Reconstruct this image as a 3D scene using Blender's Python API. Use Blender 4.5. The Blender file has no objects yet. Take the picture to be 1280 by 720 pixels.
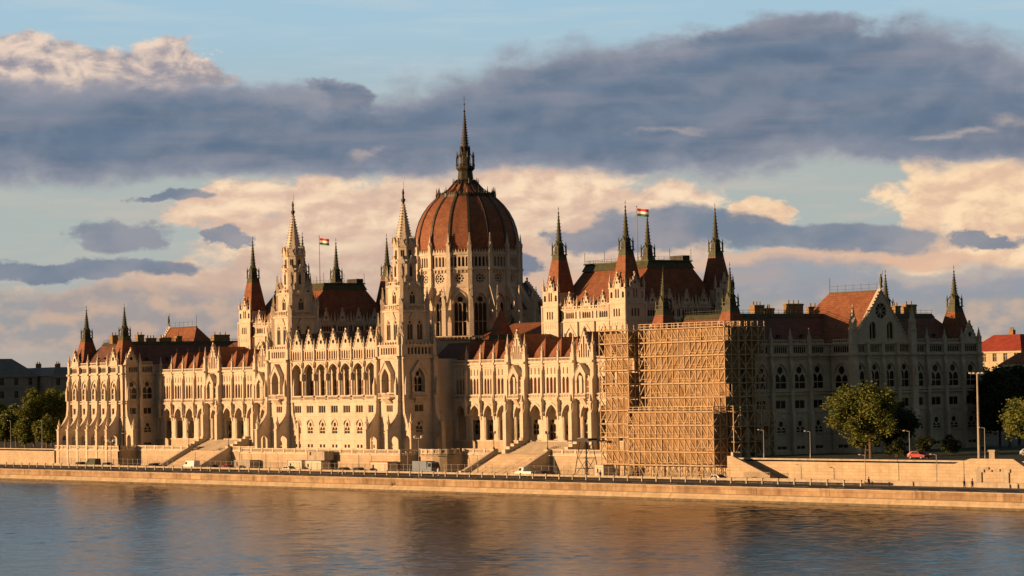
import bpy, math, random
from mathutils import Matrix, Vector
from mathutils.geometry import tessellate_polygon
R = math.radians
rnd = random.Random(7)
scene = bpy.context.scene
COL = scene.collection

# ------------------------------------------------------------------ materials
def srgb(r, g, b):
    f = lambda c: (c/255/12.92) if c/255 <= .04045 else ((c/255+.055)/1.055)**2.4
    return (f(r), f(g), f(b), 1)

def mat(name, base, rough=.8, var=.15, scale=.3, var2=None, metallic=0, bump=0, bscale=3, spec=.3, brick=None, streak=0, streak_col=(.10,.065,.035), grid=None):
    m = bpy.data.materials.new(name); m.use_nodes = True
    nt = m.node_tree; N = nt.nodes; L = nt.links
    b = N['Principled BSDF']
    b.inputs['Roughness'].default_value = rough
    b.inputs['Metallic'].default_value = metallic
    b.inputs['Specular IOR Level'].default_value = spec
    geo = N.new('ShaderNodeNewGeometry')
    n1 = N.new('ShaderNodeTexNoise'); n1.inputs['Scale'].default_value = scale; n1.inputs['Detail'].default_value = 6
    n1.inputs['Roughness'].default_value = .65
    L.new(geo.outputs['Position'], n1.inputs['Vector'])
    ramp = N.new('ShaderNodeMapRange'); ramp.inputs['From Min'].default_value = .3; ramp.inputs['From Max'].default_value = .7
    L.new(n1.outputs['Fac'], ramp.inputs['Value'])
    mix = N.new('ShaderNodeMix'); mix.data_type = 'RGBA'
    c2 = var2 if var2 else tuple(c*(1-var*2) for c in base)
    mix.inputs[6].default_value = (*c2[:3], 1); mix.inputs[7].default_value = (*[min(1, c*(1+var*.5)) for c in base[:3]], 1)
    L.new(ramp.outputs[0], mix.inputs[0])
    out = mix.outputs[2]
    if brick:
        # ashlar courses: value varies block by block, projected on x+y and z
        sep = N.new('ShaderNodeSeparateXYZ'); L.new(geo.outputs['Position'], sep.inputs[0])
        add = N.new('ShaderNodeMath'); add.operation = 'ADD'; L.new(sep.outputs[0], add.inputs[0]); L.new(sep.outputs[1], add.inputs[1])
        comb = N.new('ShaderNodeCombineXYZ'); L.new(add.outputs[0], comb.inputs[0]); L.new(sep.outputs[2], comb.inputs[1])
        br = N.new('ShaderNodeTexBrick'); L.new(comb.outputs[0], br.inputs['Vector'])
        br.inputs['Scale'].default_value = 1; br.inputs['Brick Width'].default_value = brick[0]; br.inputs['Row Height'].default_value = brick[1]
        br.inputs['Mortar Size'].default_value = brick[2]; br.inputs['Color1'].default_value = (1, 1, 1, 1)
        br.inputs['Color2'].default_value = (brick[3],)*3+(1,); br.inputs['Mortar'].default_value = (brick[4],)*3+(1,)
        mu = N.new('ShaderNodeMix'); mu.data_type = 'RGBA'; mu.blend_type = 'MULTIPLY'; mu.inputs[0].default_value = 1
        L.new(out, mu.inputs[6]); L.new(br.outputs['Color'], mu.inputs[7]); out = mu.outputs[2]
    if streak:
        mp = N.new('ShaderNodeMapping'); mp.inputs['Scale'].default_value = (.9, .9, .09)
        L.new(geo.outputs['Position'], mp.inputs['Vector'])
        n3 = N.new('ShaderNodeTexNoise'); n3.inputs['Scale'].default_value = 1; n3.inputs['Detail'].default_value = 5
        L.new(mp.outputs[0], n3.inputs['Vector'])
        r3 = N.new('ShaderNodeMapRange'); r3.inputs['From Min'].default_value = .5; r3.inputs['From Max'].default_value = .75
        r3.inputs['To Max'].default_value = streak; L.new(n3.outputs['Fac'], r3.inputs['Value'])
        m3 = N.new('ShaderNodeMix'); m3.data_type = 'RGBA'; m3.inputs[7].default_value = (*streak_col, 1)
        L.new(r3.outputs[0], m3.inputs[0]); L.new(out, m3.inputs[6]); out = m3.outputs[2]
    L.new(out, b.inputs['Base Color'])
    if bump:
        n2 = N.new('ShaderNodeTexNoise'); n2.inputs['Scale'].default_value = bscale; n2.inputs['Detail'].default_value = 4
        L.new(geo.outputs['Position'], n2.inputs['Vector'])
        bp = N.new('ShaderNodeBump'); bp.inputs['Strength'].default_value = bump; bp.inputs['Distance'].default_value = .2
        L.new(n2.outputs['Fac'], bp.inputs['Height']); L.new(bp.outputs[0], b.inputs['Normal'])
    return m

STONE = mat('limestone', (.63, .53, .405), .85, .10, .25, bump=.25, bscale=2.5, brick=(1.3, .55, .03, .90, .78), streak=.45, streak_col=(.36, .255, .17))
STONE2 = mat('carved_limestone', (.60, .51, .39), .85, .16, .9, bump=.4, bscale=5, streak=.5, streak_col=(.30, .21, .135))
TERR = mat('terrace_stone', (.50, .395, .265), .88, .10, .2, bump=.2, brick=(1.6, .6, .035, .84, .7), streak=.4, streak_col=(.25, .19, .12))
QUAY = mat('quay_stone', (.42, .30, .175), .85, .3, .16, var2=(.20, .12, .065), bump=.3, brick=(2.2, .9, .04, .8, .6), streak=.75, streak_col=(.12, .075, .04))
QUAYB = mat('quay_lower_stone', (.50, .39, .245), .8, .15, .3, bump=.2, brick=(2.6, .45, .03, .88, .75), streak=.6, streak_col=(.22, .16, .09))
TILE = mat('roof_tile', (.31, .118, .056), .75, .18, .6, bump=.3, bscale=4, brick=(.9, .45, .05, .72, .62), streak=.4, streak_col=(.13, .06, .04))
WET = mat('wet_algae_stone', (.16, .12, .065), .5, .3, .8)
TILE2 = mat('brown_roof_tile', (.21, .098, .062), .75, .18, .6, bump=.3, bscale=4, brick=(.9, .45, .05, .72, .62), streak=.4, streak_col=(.10, .055, .045))
TILEG = mat('slate_tile', (.13, .075, .06), .7, .15, .5, bump=.3, bscale=4, brick=(.9, .45, .05, .8, .7))
COPPER = mat('green_copper', (.075, .078, .032), .55, .25, 1.2, metallic=0, var2=(.035, .035, .018), bump=.2)
DARKM = mat('dark_bronze', (.045, .04, .025), .5, .3, 1.5, metallic=0)
RIB = mat('weathered_lead', (.06, .05, .032), .5, .2, 1)
GLASS = mat('window_glass', (.022, .013, .009), .35, .5, .35, spec=.35)
SHUT = mat('brown_shutter', (.20, .075, .038), .6, .3, .5)
IRON = mat('black_iron', (.03, .028, .025), .5, .2, 2)
GALV = mat('grey_lamp_metal', (.30, .28, .25), .5, .1, 2)
WOOD = mat('scaffold_timber', (.60, .44, .26), .8, .2, 1.6)
DECK = mat('scaffold_plank', (.36, .24, .13), .85, .3, 1.1)
NET = mat('facade_netting', (.31, .195, .095), .9, .25, .5, streak=.3, streak_col=(.25, .15, .07))
ASPH = mat('asphalt', (.055, .050, .045), .9, .15, .3)
DUST = mat('dusty_paving', (.27, .205, .135), .9, .25, .15, bump=.2)
PAVE = mat('terrace_paving', (.36, .30, .22), .9, .15, .4)
EARTH = mat('city_ground', (.10, .09, .06), .95, .2, .05)
GRASS = mat('lawn', (.06, .075, .03), .95, .3, .4)
CONC = mat('concrete', (.42, .36, .27), .85, .15, .7, streak=.4)
CHIM = mat('chimney_brick', (.36, .235, .10), .85, .2, 1.0, brick=(.8, .35, .04, .8, .7))
BARK = mat('bark', (.16, .11, .07), .9, .25, 3)
REDROOF = mat('red_tiles', (.34, .06, .035), .8, .15, .5, brick=(.8, .5, .05, .8, .7))
GREYROOF = mat('zinc_roof', (.17, .16, .15), .6, .15, .3)
YELL = mat('cream_plaster', (.50, .42, .28), .9, .12, .3, streak=.3, streak_col=(.3, .24, .16))
GREYW = mat('grey_plaster', (.34, .30, .25), .9, .12, .2, brick=(2, 1, .05, .9, .8))
RUB = mat('rubber', (.02, .02, .02), .8)
RED = mat('red_cloth', (.55, .03, .03), .7); WHITE = mat('white_cloth', (.75, .72, .68), .7); GREEN = mat('green_cloth', (.03, .14, .05), .7)
def paint(n, c): return mat(n, c, .35, .05, 1, spec=.5)
P_WHITE = paint('white_paint', (.72, .70, .66)); P_BLACK = paint('black_paint', (.03, .03, .035)); P_RED = paint('red_paint', (.32, .02, .015))
P_BLUE = paint('blue_grey_paint', (.16, .21, .26)); P_SILV = paint('silver_paint', (.4, .4, .38)); P_CREAM = paint('cream_paint', (.62, .54, .40)); P_GREEN = paint('dark_green_paint', (.05, .07, .05))
SKIN = mat('skin', (.45, .28, .2), .6); CL1 = mat('dark_clothes', (.04, .035, .04), .8); CL2 = mat('brown_clothes', (.12, .07, .05), .8); HAIR = mat('hair', (.03, .02, .015), .7)

def leafmat(name, a, b):
    m = bpy.data.materials.new(name); m.use_nodes = True
    nt = m.node_tree; N = nt.nodes; L = nt.links
    bs = N['Principled BSDF']; bs.inputs['Roughness'].default_value = .6; bs.inputs['Specular IOR Level'].default_value = .25
    g = N.new('ShaderNodeNewGeometry'); n = N.new('ShaderNodeTexNoise'); n.inputs['Scale'].default_value = .55; n.inputs['Detail'].default_value = 5
    L.new(g.outputs['Position'], n.inputs['Vector'])
    mr = N.new('ShaderNodeMapRange'); mr.inputs['From Min'].default_value = .35; mr.inputs['From Max'].default_value = .65; L.new(n.outputs['Fac'], mr.inputs['Value'])
    mx = N.new('ShaderNodeMix'); mx.data_type = 'RGBA'; mx.inputs[6].default_value = (*a, 1); mx.inputs[7].default_value = (*b, 1)
    L.new(mr.outputs[0], mx.inputs[0]); L.new(mx.outputs[2], bs.inputs['Base Color'])
    tr = N.new('ShaderNodeBsdfTranslucent'); L.new(mx.outputs[2], tr.inputs['Color'])
    ms = N.new('ShaderNodeMixShader'); ms.inputs[0].default_value = .25
    L.new(bs.outputs[0], ms.inputs[1]); L.new(tr.outputs[0], ms.inputs[2]); L.new(ms.outputs[0], N['Material Output'].inputs['Surface'])
    return m
LEAF1 = leafmat('sunlit_leaves', (.075, .105, .02), (.20, .205, .038))  # lit copy of the foliage, sunlight put into the brighter colour
LEAF2 = leafmat('shaded_leaves', (.022, .034, .012), (.06, .07, .022))  # same foliage for trees standing in shade, shade put into the darker colour

# ------------------------------------------------------------------ mesh builder
I4 = Matrix.Identity(4)
def T(x=0, y=0, z=0): return Matrix.Translation((x, y, z))
def RZ(a): return Matrix.Rotation(R(a), 4, 'Z')
# facade frames: local x = right (seen from outside), y = into the building
def frame(side, x, y):
    return T(x, y, 0) @ RZ({'W': 0, 'S': 90, 'E': 180, 'N': -90}[side])

class MB:
    def __init__(s, M=I4): s.v = []; s.f = []; s.mi = []; s.mats = []; s.M = M.copy()
    def at(s, M): s.M = M.copy(); return s
    def _m(s, m):
        if m not in s.mats: s.mats.append(m)
        return s.mats.index(m)
    def add(s, vs, fs, m):
        o = len(s.v); k = s._m(m)
        s.v += [tuple(s.M @ Vector(p)) for p in vs]
        s.f += [tuple(o+i for i in f) for f in fs]; s.mi += [k]*len(fs)
    def box(s, x0, x1, y0, y1, z0, z1, m):
        s.add([(x0,y0,z0),(x1,y0,z0),(x1,y1,z0),(x0,y1,z0),(x0,y0,z1),(x1,y0,z1),(x1,y1,z1),(x0,y1,z1)],
              [(0,3,2,1),(4,5,6,7),(0,1,5,4),(1,2,6,5),(2,3,7,6),(3,0,4,7)], m)
    def hexa(s, b, t, z0, z1, m, top=True):   # b,t = (x0,x1,y0,y1) rectangles
        x0,x1,y0,y1 = b; X0,X1,Y0,Y1 = t
        s.add([(x0,y0,z0),(x1,y0,z0),(x1,y1,z0),(x0,y1,z0),(X0,Y0,z1),(X1,Y0,z1),(X1,Y1,z1),(X0,Y1,z1)],
              [(0,3,2,1),(4,5,6,7),(0,1,5,4),(1,2,6,5),(2,3,7,6),(3,0,4,7)], m)
    def fr(s, cx, cy, z0, z1, r0, r1, n, m, rot=0, cap=True):
        vs = []; a0 = R(rot)
        for r, z in ((r0, z0), (r1, z1)):
            for i in range(n):
                a = a0+2*math.pi*i/n; vs.append((cx+r*math.cos(a), cy+r*math.sin(a), z))
        fs = [(i, (i+1) % n, n+(i+1) % n, n+i) for i in range(n)]
        if cap: fs += [tuple(range(n-1, -1, -1)), tuple(range(n, 2*n))]
        s.add(vs, fs, m)
    def lathe(s, cx, cy, prof, n, m, rot=0):
        for (r0, z0), (r1, z1) in zip(prof, prof[1:]): s.fr(cx, cy, z0, z1, max(r0, .001), max(r1, .001), n, m, rot, cap=False)
    def tube(s, p, q, r, m, n=4, r2=None):
        p = Vector(p); q = Vector(q); d = (q-p)
        if d.length < 1e-6: return
        d.normalize(); a = d.orthogonal().normalized() if abs(d.z) < .999 else Vector((1, 0, 0)); b = d.cross(a)
        if abs(d.z) < .95:
            b = Vector((0, 0, 1)).cross(d).normalized(); a = b.cross(d)
        r2 = r if r2 is None else r2
        vs = []
        for c, rr in ((p, r), (q, r2)):
            for i in range(n):
                t = 2*math.pi*(i+.5)/n; vs.append(tuple(c+a*rr*math.cos(t)+b*rr*math.sin(t)))
        s.add(vs, [(i, (i+1) % n, n+(i+1) % n, n+i) for i in range(n)]+[tuple(range(n-1,-1,-1)), tuple(range(n, 2*n))], m)
    def plate(s, outline, holes, y0, y1, m, rim=True, back=True, hrim=True):
        """flat plate in the x-z plane between y0 (front) and y1, with holes"""
        loops = [outline]+list(holes)
        tri = tessellate_polygon([[Vector((p[0], p[1], 0)) for p in l] for l in loops])
        pts = [p for l in loops for p in l]; n = len(pts)
        vs = [(p[0], y0, p[1]) for p in pts]; fs = [tuple(t) for t in tri]
        vs += [(p[0], y1, p[1]) for p in pts]
        if back: fs += [tuple(n+i for i in reversed(t)) for t in tri]
        o = 0
        for k, l in enumerate(loops):
            c = len(l)
            if (k == 0 and rim) or (k > 0 and hrim):
                fs += [(o+i, o+(i+1) % c, n+o+(i+1) % c, n+o+i) for i in range(c)]
            o += c
        s.add(vs, fs, m)
    def sideplate(s, x0, x1, outline, holes, m):
        """plate in the y-z plane between x0 and x1; outline in (y,z)"""
        M = s.M; s.M = M @ Matrix(((0, 1, 0, 0), (1, 0, 0, 0), (0, 0, 1, 0), (0, 0, 0, 1)))
        s.plate(outline, holes, x0, x1, m); s.M = M
    def prism_y(s, outline, y0, y1, m): s.plate(outline, [], y0, y1, m)
    def mesh(s, name):
        me = bpy.data.meshes.new(name); me.from_pydata(s.v, [], s.f)
        for m in s.mats: me.materials.append(m)
        me.polygons.foreach_set('material_index', s.mi); me.update(); return me

WM = {}
def put(name, me, parent=None, M=I4, smooth=False, **tags):
    if isinstance(me, MB):
        if not me.v: return None
        me = me.mesh(name)
    o = bpy.data.objects.new(name, me); COL.objects.link(o)
    if parent is not None:
        o.parent = parent; o.matrix_parent_inverse = WM[parent.name].inverted()
    o.matrix_basis = M; WM[o.name] = M.copy()
    if smooth and me:
        for p in me.polygons: p.use_smooth = True
    for k, v in tags.items(): o[k] = v
    return o
def thing(name, label, cat, M=I4, group=None):
    o = put(name, None, None, M, label=label, category=cat)
    if group: o['group'] = group
    return o
def rect(x0, x1, z0, z1): return [(x0, z0), (x1, z0), (x1, z1), (x0, z1)]
def arch(cx, w, z0, zs, zt, n=5):
    a = [(cx-w/2, z0), (cx+w/2, z0)]
    r = [(cx+w/2*(1-(i/n)**2.2)**.75, zs+(zt-zs)*i/n) for i in range(n+1)]
    l = [(cx-w/2*(1-(i/n)**2.2)**.75, zs+(zt-zs)*i/n) for i in range(n-1, -1, -1)]
    return a+r+l
def circ(cx, cz, r, n=10): return [(cx+r*math.cos(2*math.pi*i/n), cz+r*math.sin(2*math.pi*i/n)) for i in range(n)]

# ---------------------------------------------------------------- shared meshes
_c = {}
def cached(f):
    def g(*a):
        k = (f.__name__, a)
        if k not in _c: _c[k] = f(*a)
        return _c[k]
    return g
@cached
def win(kind, w, h, n=2, pane='glass', dep=.22):
    """window: stone tracery with lights and a pane behind; origin bottom centre"""
    m = MB(); pm = {'glass': GLASS, 'shut': SHUT}[pane]
    t = min(.13, w*.05); holes = []
    if kind == 'rect':
        out = rect(-w/2, w/2, 0, h); lw = (w-t*(n+1))/n
        for i in range(n):
            x = -w/2+t+lw/2+i*(lw+t); holes.append(rect(x-lw/2, x+lw/2, t, h-t))
    elif kind == 'lanc':      # row of pointed lights in a rectangle
        out = rect(-w/2, w/2, 0, h); lw = (w-t*(n+1))/n
        for i in range(n):
            x = -w/2+t+lw/2+i*(lw+t); holes.append(arch(x, lw, t, h-t-lw*.9, h-t, 3))
    else:                      # big pointed window with lights and a rose
        zs = h-w*.75; out = arch(0, w, 0, zs, h, 6); lw = (w-t*(n+1))/n
        for i in range(n):
            x = -w/2+t+lw/2+i*(lw+t); holes.append(arch(x, lw, t, zs-lw*.7, zs+lw*.15, 3))
        r = w*.22; holes.append(circ(0, zs+w*.26+.02*w, r))
        if w > 1.8: m.box(-w/2+t, w/2-t, dep*.75, dep*.85, zs*.45, zs*.45+.18, STONE2)
    m.plate(out, holes, dep*.5, dep*.8, STONE2, rim=False, back=False)
    e = [(x*1.0, z) for x, z in out]
    m.plate(e, [], dep-.02, dep, pm, rim=False, back=False)
    return m.mesh('window')
@cached
def pinn(a, h):
    m = MB(); s = h*.42
    m.box(-a, a, -a, a, 0, s, STONE2)
    for i in range(4):
        m.M = RZ(90*i); m.prism_y([(-a*1.15, s*.72), (a*1.15, s*.72), (0, s*1.25)], -a*1.25, -a*.7, STONE2)
    m.M = I4.copy(); m.box(-a*1.25, a*1.25, -a*1.25, a*1.25, -.12, .1, STONE2)
    m.fr(0, 0, s, h, a*1.05, a*.12, 4, STONE2, 45)
    k = max(3, int((h-s)/.5))
    for i in range(1, k):
        z = s+(h-s)*i/k; r = a*1.05*(1-i/k)+a*.22
        for j in range(4):
            an = math.pi/4+j*math.pi/2
            m.fr(r*math.cos(an)*.95, r*math.sin(an)*.95, z-.1, z+.1, a*.16, a*.05, 4, STONE2)
    m.fr(0, 0, h-.25*a, h+a*.15, a*.3, a*.3, 5, STONE2); m.fr(0, 0, h+a*.15, h+a*.6, a*.12, a*.05, 4, STONE2)
    return m.mesh('pinnacle')
@cached
def balus(w, h, n):
    m = MB(); m.box(-w/2, w/2, -.12, .12, h-.2, h, STONE2); m.box(-w/2, w/2, -.12, .12, 0, .16, STONE2)
    for i in range(n):
        x = -w/2+(i+.5)*w/n; m.box(x-.09, x+.09, -.08, .08, .16, h-.2, STONE2)
    return m.mesh('balustrade')
@cached
def gable(w, h, style, th=.6):
    """gable wall with crockets, origin bottom centre of the front face"""
    m = MB(); out = [(-w/2, 0), (w/2, 0), (0, h)]; holes = []
    if style == 'lancets':
        for i, f in enumerate((.30, .52, .78, .52, .30)):
            x = (i-2)*w*.145; holes.append(arch(x, w*.085, h*.03, h*f-w*.06, h*f, 3))
    elif style == 'oculus': holes.append(circ(0, h*.42, w*.13))
    elif style == 'oculus_lan':
        holes.append(circ(0, h*.50, w*.10))
    elif style == 'great':
        holes += [circ(0, h*.60, w*.105, 14), arch(-w*.16, w*.12, h*.04, h*.30, h*.40), arch(w*.16, w*.12, h*.04, h*.30, h*.40)]
    m.plate(out, holes, 0, th, STONE)
    m.plate([(x*.93, z*.93+.02) for x, z in out], [], th*.55, th*.6, SHUT if style == 'lancets' else GLASS, rim=False, back=False)
    if style == 'great':
        for j in range(4):
            a = j*math.pi/4; r = w*.105
            m.tube((-r*math.cos(a), th*.4, h*.6-r*math.sin(a)), (r*math.cos(a), th*.4, h*.6+r*math.sin(a)), .1, STONE2)
        for sx in (-1, 1): m.box(sx*w*.16-.09, sx*w*.16+.09, th*.3, th*.5, h*.04, h*.38, STONE2)
    # copings and crockets
    L = math.hypot(w/2, h); ux, uz = (w/2)/L, h/L; c = .22 if w < 9 else .3
    for sx in (-1, 1):
        p = [(sx*w/2+sx*.05, -.1), (sx*w/2+sx*c, -.1), (0, h+c*uz/ux*.55), (0, h-.02)]
        m.plate(p, [], -.15, th+.1, STONE2)
        k = max(4, int(L/.75))
        for i in range(1, k):
            t = i/k; x = sx*(w/2)*(1-t)+sx*c*.9; z = h*t+.1
            m.box(x-.11, x+.11, -.1, th*.5, z-.08, z+.2, STONE2)
    m.box(-.14, .14, .0, .28, h, h+c*3.2, STONE2); m.box(-.3, .3, .02, .26, h+c*1.9, h+c*2.5, STONE2)
    return m.mesh('gable')
def put_at(name, me, parent, F, x, y, z, **k): return put(name, me, parent, F @ T(x, y, z), **k)

# ==================================================================== PARLIAMENT
GZ = 11.9
PB = thing('parliament_building', 'vast pale Gothic revival riverside parliament with red ribbed dome and many spires', 'parliament building', T(0, 0, GZ))
def part(name, mb=None, parent=None, **k): return put(name, mb, parent or PB, T(0, 0, 0) if True else I4, **k)

def strings(w, x0, x1, specs, m=STONE2):
    for z, h, p in specs: w.box(x0, x1, -p, .05, z, z+h, m)

# ---- generic bay of the end wings -------------------------------------------------
def end_bay(w, sec, F, x0, x1, W=True, base='arch', gab=False):
    c = (x0+x1)/2; b = x1-x0; mw = min(3.0, b*.54) if base == 'arch' else b*.66
    holes = []; wins = []
    def add(kind, ww, z0, z1, n, pane='glass', nm='window'):
        if kind == 'goth': holes.append(arch(c, ww, z0, z1-ww*.75, z1, 6))
        else: holes.append(rect(c-ww/2, c+ww/2, z0, z1))
        wins.append((nm, win(kind, ww, round(z1-z0, 2), n, pane), c, z0))
    add('lanc', round(b-1.15, 2), 31.9, 33.5, 7 if base == 'low' else 6, nm='attic_window')
    add('goth', round(mw, 2), 24.85, 30.2 if base == 'low' else 29.9, 2)
    add('rect', round(mw*.82, 2), 20.9, 22.7, 2)
    if base == 'arch': holes.append(arch(c, 2.0, 12.2, 14.6, 15.7, 5)); wins.append(('window', win('goth', 2.0, 3.5, 1), c, 12.2))
    else:
        add('goth', round(mw*.78, 2), 16.1, 19.2, 2); add('rect', round(mw*.8, 2), 12.8, 13.6, 2)
    w.at(F); w.plate(rect(x0, x1, GZ-.5, 33.9), holes, 0, .5, STONE, rim=False, back=False)
    # hood moulding over the main window
    o = arch(c, mw+.5, 27.6, 29.9-mw*.75+.1, 30.3, 6); i = arch(c, mw+.06, 27.62, 29.9-mw*.75, 29.93, 6)
    w.plate(o[1:-1]+[o[-1]]+[i[-1]]+i[1:-1][::-1], [], -.22, .02, STONE2)
    for nm, me, x, z in wins: put_at(nm, me, sec, F, x, 0, z)
    if gab: put_at('gable', gable(round(b*.80, 2), 3.9, 'oculus'), sec, F, c, -.1, 33.9)
    else: put_at('balustrade', balus(round(b-1, 2), .8, 7), sec, F, c, .1, 33.9)
END_STR = [(11.4, 1.1, .35), (15.95, .22, .22), (20.1, .2, .2), (23.7, .35, .5), (24.3, .25, .45), (30.75, .15, .2), (31.35, .4, .5), (33.6, .3, .35)]

def strip_buttress(parent, F, x, w=.85, top=33.9, ph=3.0, p1=.55, name='buttress'):
    m = MB(F @ T(x, 0, 0))
    m.sideplate(-w/2, w/2, [(.1, GZ-.4), (-p1-.55, GZ-.4), (-p1-.55, 19.6), (-p1-.25, 20.4), (-p1-.25, 29.5), (-p1, 30.4), (-p1, top), (.1, top)], [], STONE)
    m.box(-w*.62, w*.62, -p1-.35, .1, 31.3, 31.75, STONE2)
    m.box(-w*.4, w*.4, -p1-.5, -p1-.1, 25.2, 27.4, STONE2); m.fr(0, -p1-.3, 27.4, 28.9, .35, .03, 4, STONE2, 45)
    put(name, m, parent)
    put_at('pinnacle', pinn(round(w*.36, 2), ph), parent, F, x, -p1/2, top)

def big_buttress(parent, F, x, w=.95):
    """pavilion buttress that slopes out to an outer pier with a pinnacle and an arch passing through"""
    m = MB(F @ T(x, 0, 0))
    prof = [(.1, GZ-4.1), (-4.05, GZ-4.1), (-4.05, 17.0), (-3.25, 17.2), (-1.25, 20.6), (-1.0, 22.5), (-.9, 29.5), (-.55, 30.6), (-.55, 33.9), (.1, 33.9)]
    hole = [(y, z) for y, z in arch(-1.9, 2.0, 12.15, 14.6, 15.7, 5)]
    m.sideplate(-w/2, w/2, prof, [hole], STONE)
    m.box(-w*.62, w*.62, -4.25, -3.0, 16.85, 17.1, STONE2); m.box(-w*.6, w*.6, -.95, .1, 31.3, 31.75, STONE2)
    m.box(-w*.6, w*.6, -4.2, -3.9, GZ-.1, GZ+.3, STONE2)
    m.box(-w*.4, w*.4, -1.35, -.8, 24.6, 27.2, STONE2); m.fr(0, -1.05, 27.2, 28.8, .4, .03, 4, STONE2, 45)
    put('buttress', m, parent)
    put_at('pinnacle', pinn(.34, 2.6), parent, F, x, -3.55, 17.1)
    put_at('pinnacle', pinn(.30, 3.0), parent, F, x, -.3, 33.9)

def turret(x, y, z0, h0, z1, h1, zl, zc, zf, tile=TILE, tower=None):
    t = put('roof_turret', None, PB, T(x, y, z0))
    m = MB(T(x, y, 0)); m.hexa((-h0,h0,-h0,h0), (-h1*1.05,h1*1.05,-h1*1.05,h1*1.05), z0, z1, tile)
    zz = z1-(z1-z0)*.13; hh = h1+(h0-h1)*.13+.05
    put('tiled_roof', m, t)
    m = MB(T(x, y, 0)); m.hexa((-hh,hh,-hh,hh), (-h1*1.12,h1*1.12,-h1*1.12,h1*1.12), zz, z1+.02, COPPER)
    q = h1*1.1
    m.box(-q*1.2, q*1.2, -q*1.2, q*1.2, z1, z1+.22, COPPER)
    m.hexa((-q*.74,q*.74,-q*.74,q*.74), (-q*.6,q*.6,-q*.6,q*.6), z1+.2, zl, DARKM)
    for sx in (-1, 1):
        for sy in (-1, 1):
            m.box(sx*q*.98-.13, sx*q*.98+.13, sy*q*.98-.13, sy*q*.98+.13, z1+.2, zl-.5, COPPER)
            m.fr(sx*q*.98, sy*q*.98, zl-.5, zl+.5, .2, .02, 4, COPPER)
            m.tube((sx*q*.98, sy*q*.98, zl-.9), (sx*q*.45, sy*q*.45, zl+.3), .12, COPPER)
    for a in range(4):
        m.M = T(x, y, 0) @ RZ(90*a); m.box(-q*1.05, q*1.05, -q*1.1, -q*.98, z1+.75, z1+.9, COPPER)
        m.prism_y([(-q*.55, zl-.7), (q*.55, zl-.7), (0, zl+.7)], -q*.75, -q*.4, COPPER)
    put('lantern', m, t)
    m = MB(T(x, y, 0)); m.fr(0, 0, zl-.1, zc, q*.66, .09, 8, COPPER, 22.5)
    for i in range(1, 9):
        z = zl+(zc-zl)*i/9; r = q*.66*(1-i/9)+.1
        for j in range(4): m.box(r*math.cos(j*math.pi/2+.785)-.06, r*math.cos(j*math.pi/2+.785)+.06, r*math.sin(j*math.pi/2+.785)-.06, r*math.sin(j*math.pi/2+.785)+.06, z-.08, z+.1, COPPER)
    m.fr(0, 0, zc-.1, zc+.25, .18, .18, 6, DARKM); m.tube((0, 0, zc), (0, 0, zf), .045, DARKM); m.fr(0, 0, zc+.7*(zf-zc)-.1, zc+.7*(zf-zc)+.08, .14, .05, 6, DARKM)
    put('spire', m, t); return t

def chimney(parent, x, y, z, sx, sy, h, pots=3):
    m = MB(T(x, y, 0)); m.box(-sx/2, sx/2, -sy/2, sy/2, z, z+h, CHIM); m.box(-sx/2-.12, sx/2+.12, -sy/2-.12, sy/2+.12, z+h-.35, z+h-.1, CHIM)
    for i in range(pots):
        yy = -sy/2+sy*(i+.5)/pots; m.fr(0, yy, z+h, z+h+.75, .16, .13, 6, CHIM)
    put('chimney', m, parent)

def cresting(m, x0, x1, y0, y1, z, h=.9, step=.9):
    n = max(1, int(math.hypot(x1-x0, y1-y0)/step))
    m.tube((x0, y0, z+h*.8), (x1, y1, z+h*.8), .035, DARKM); m.tube((x0, y0, z+h*.3), (x1, y1, z+h*.3), .03, DARKM)
    for i in range(n+1):
        t = i/n; m.tube((x0+(x1-x0)*t, y0+(y1-y0)*t, z), (x0+(x1-x0)*t, y0+(y1-y0)*t, z+h), .03, DARKM, 4)

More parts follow.
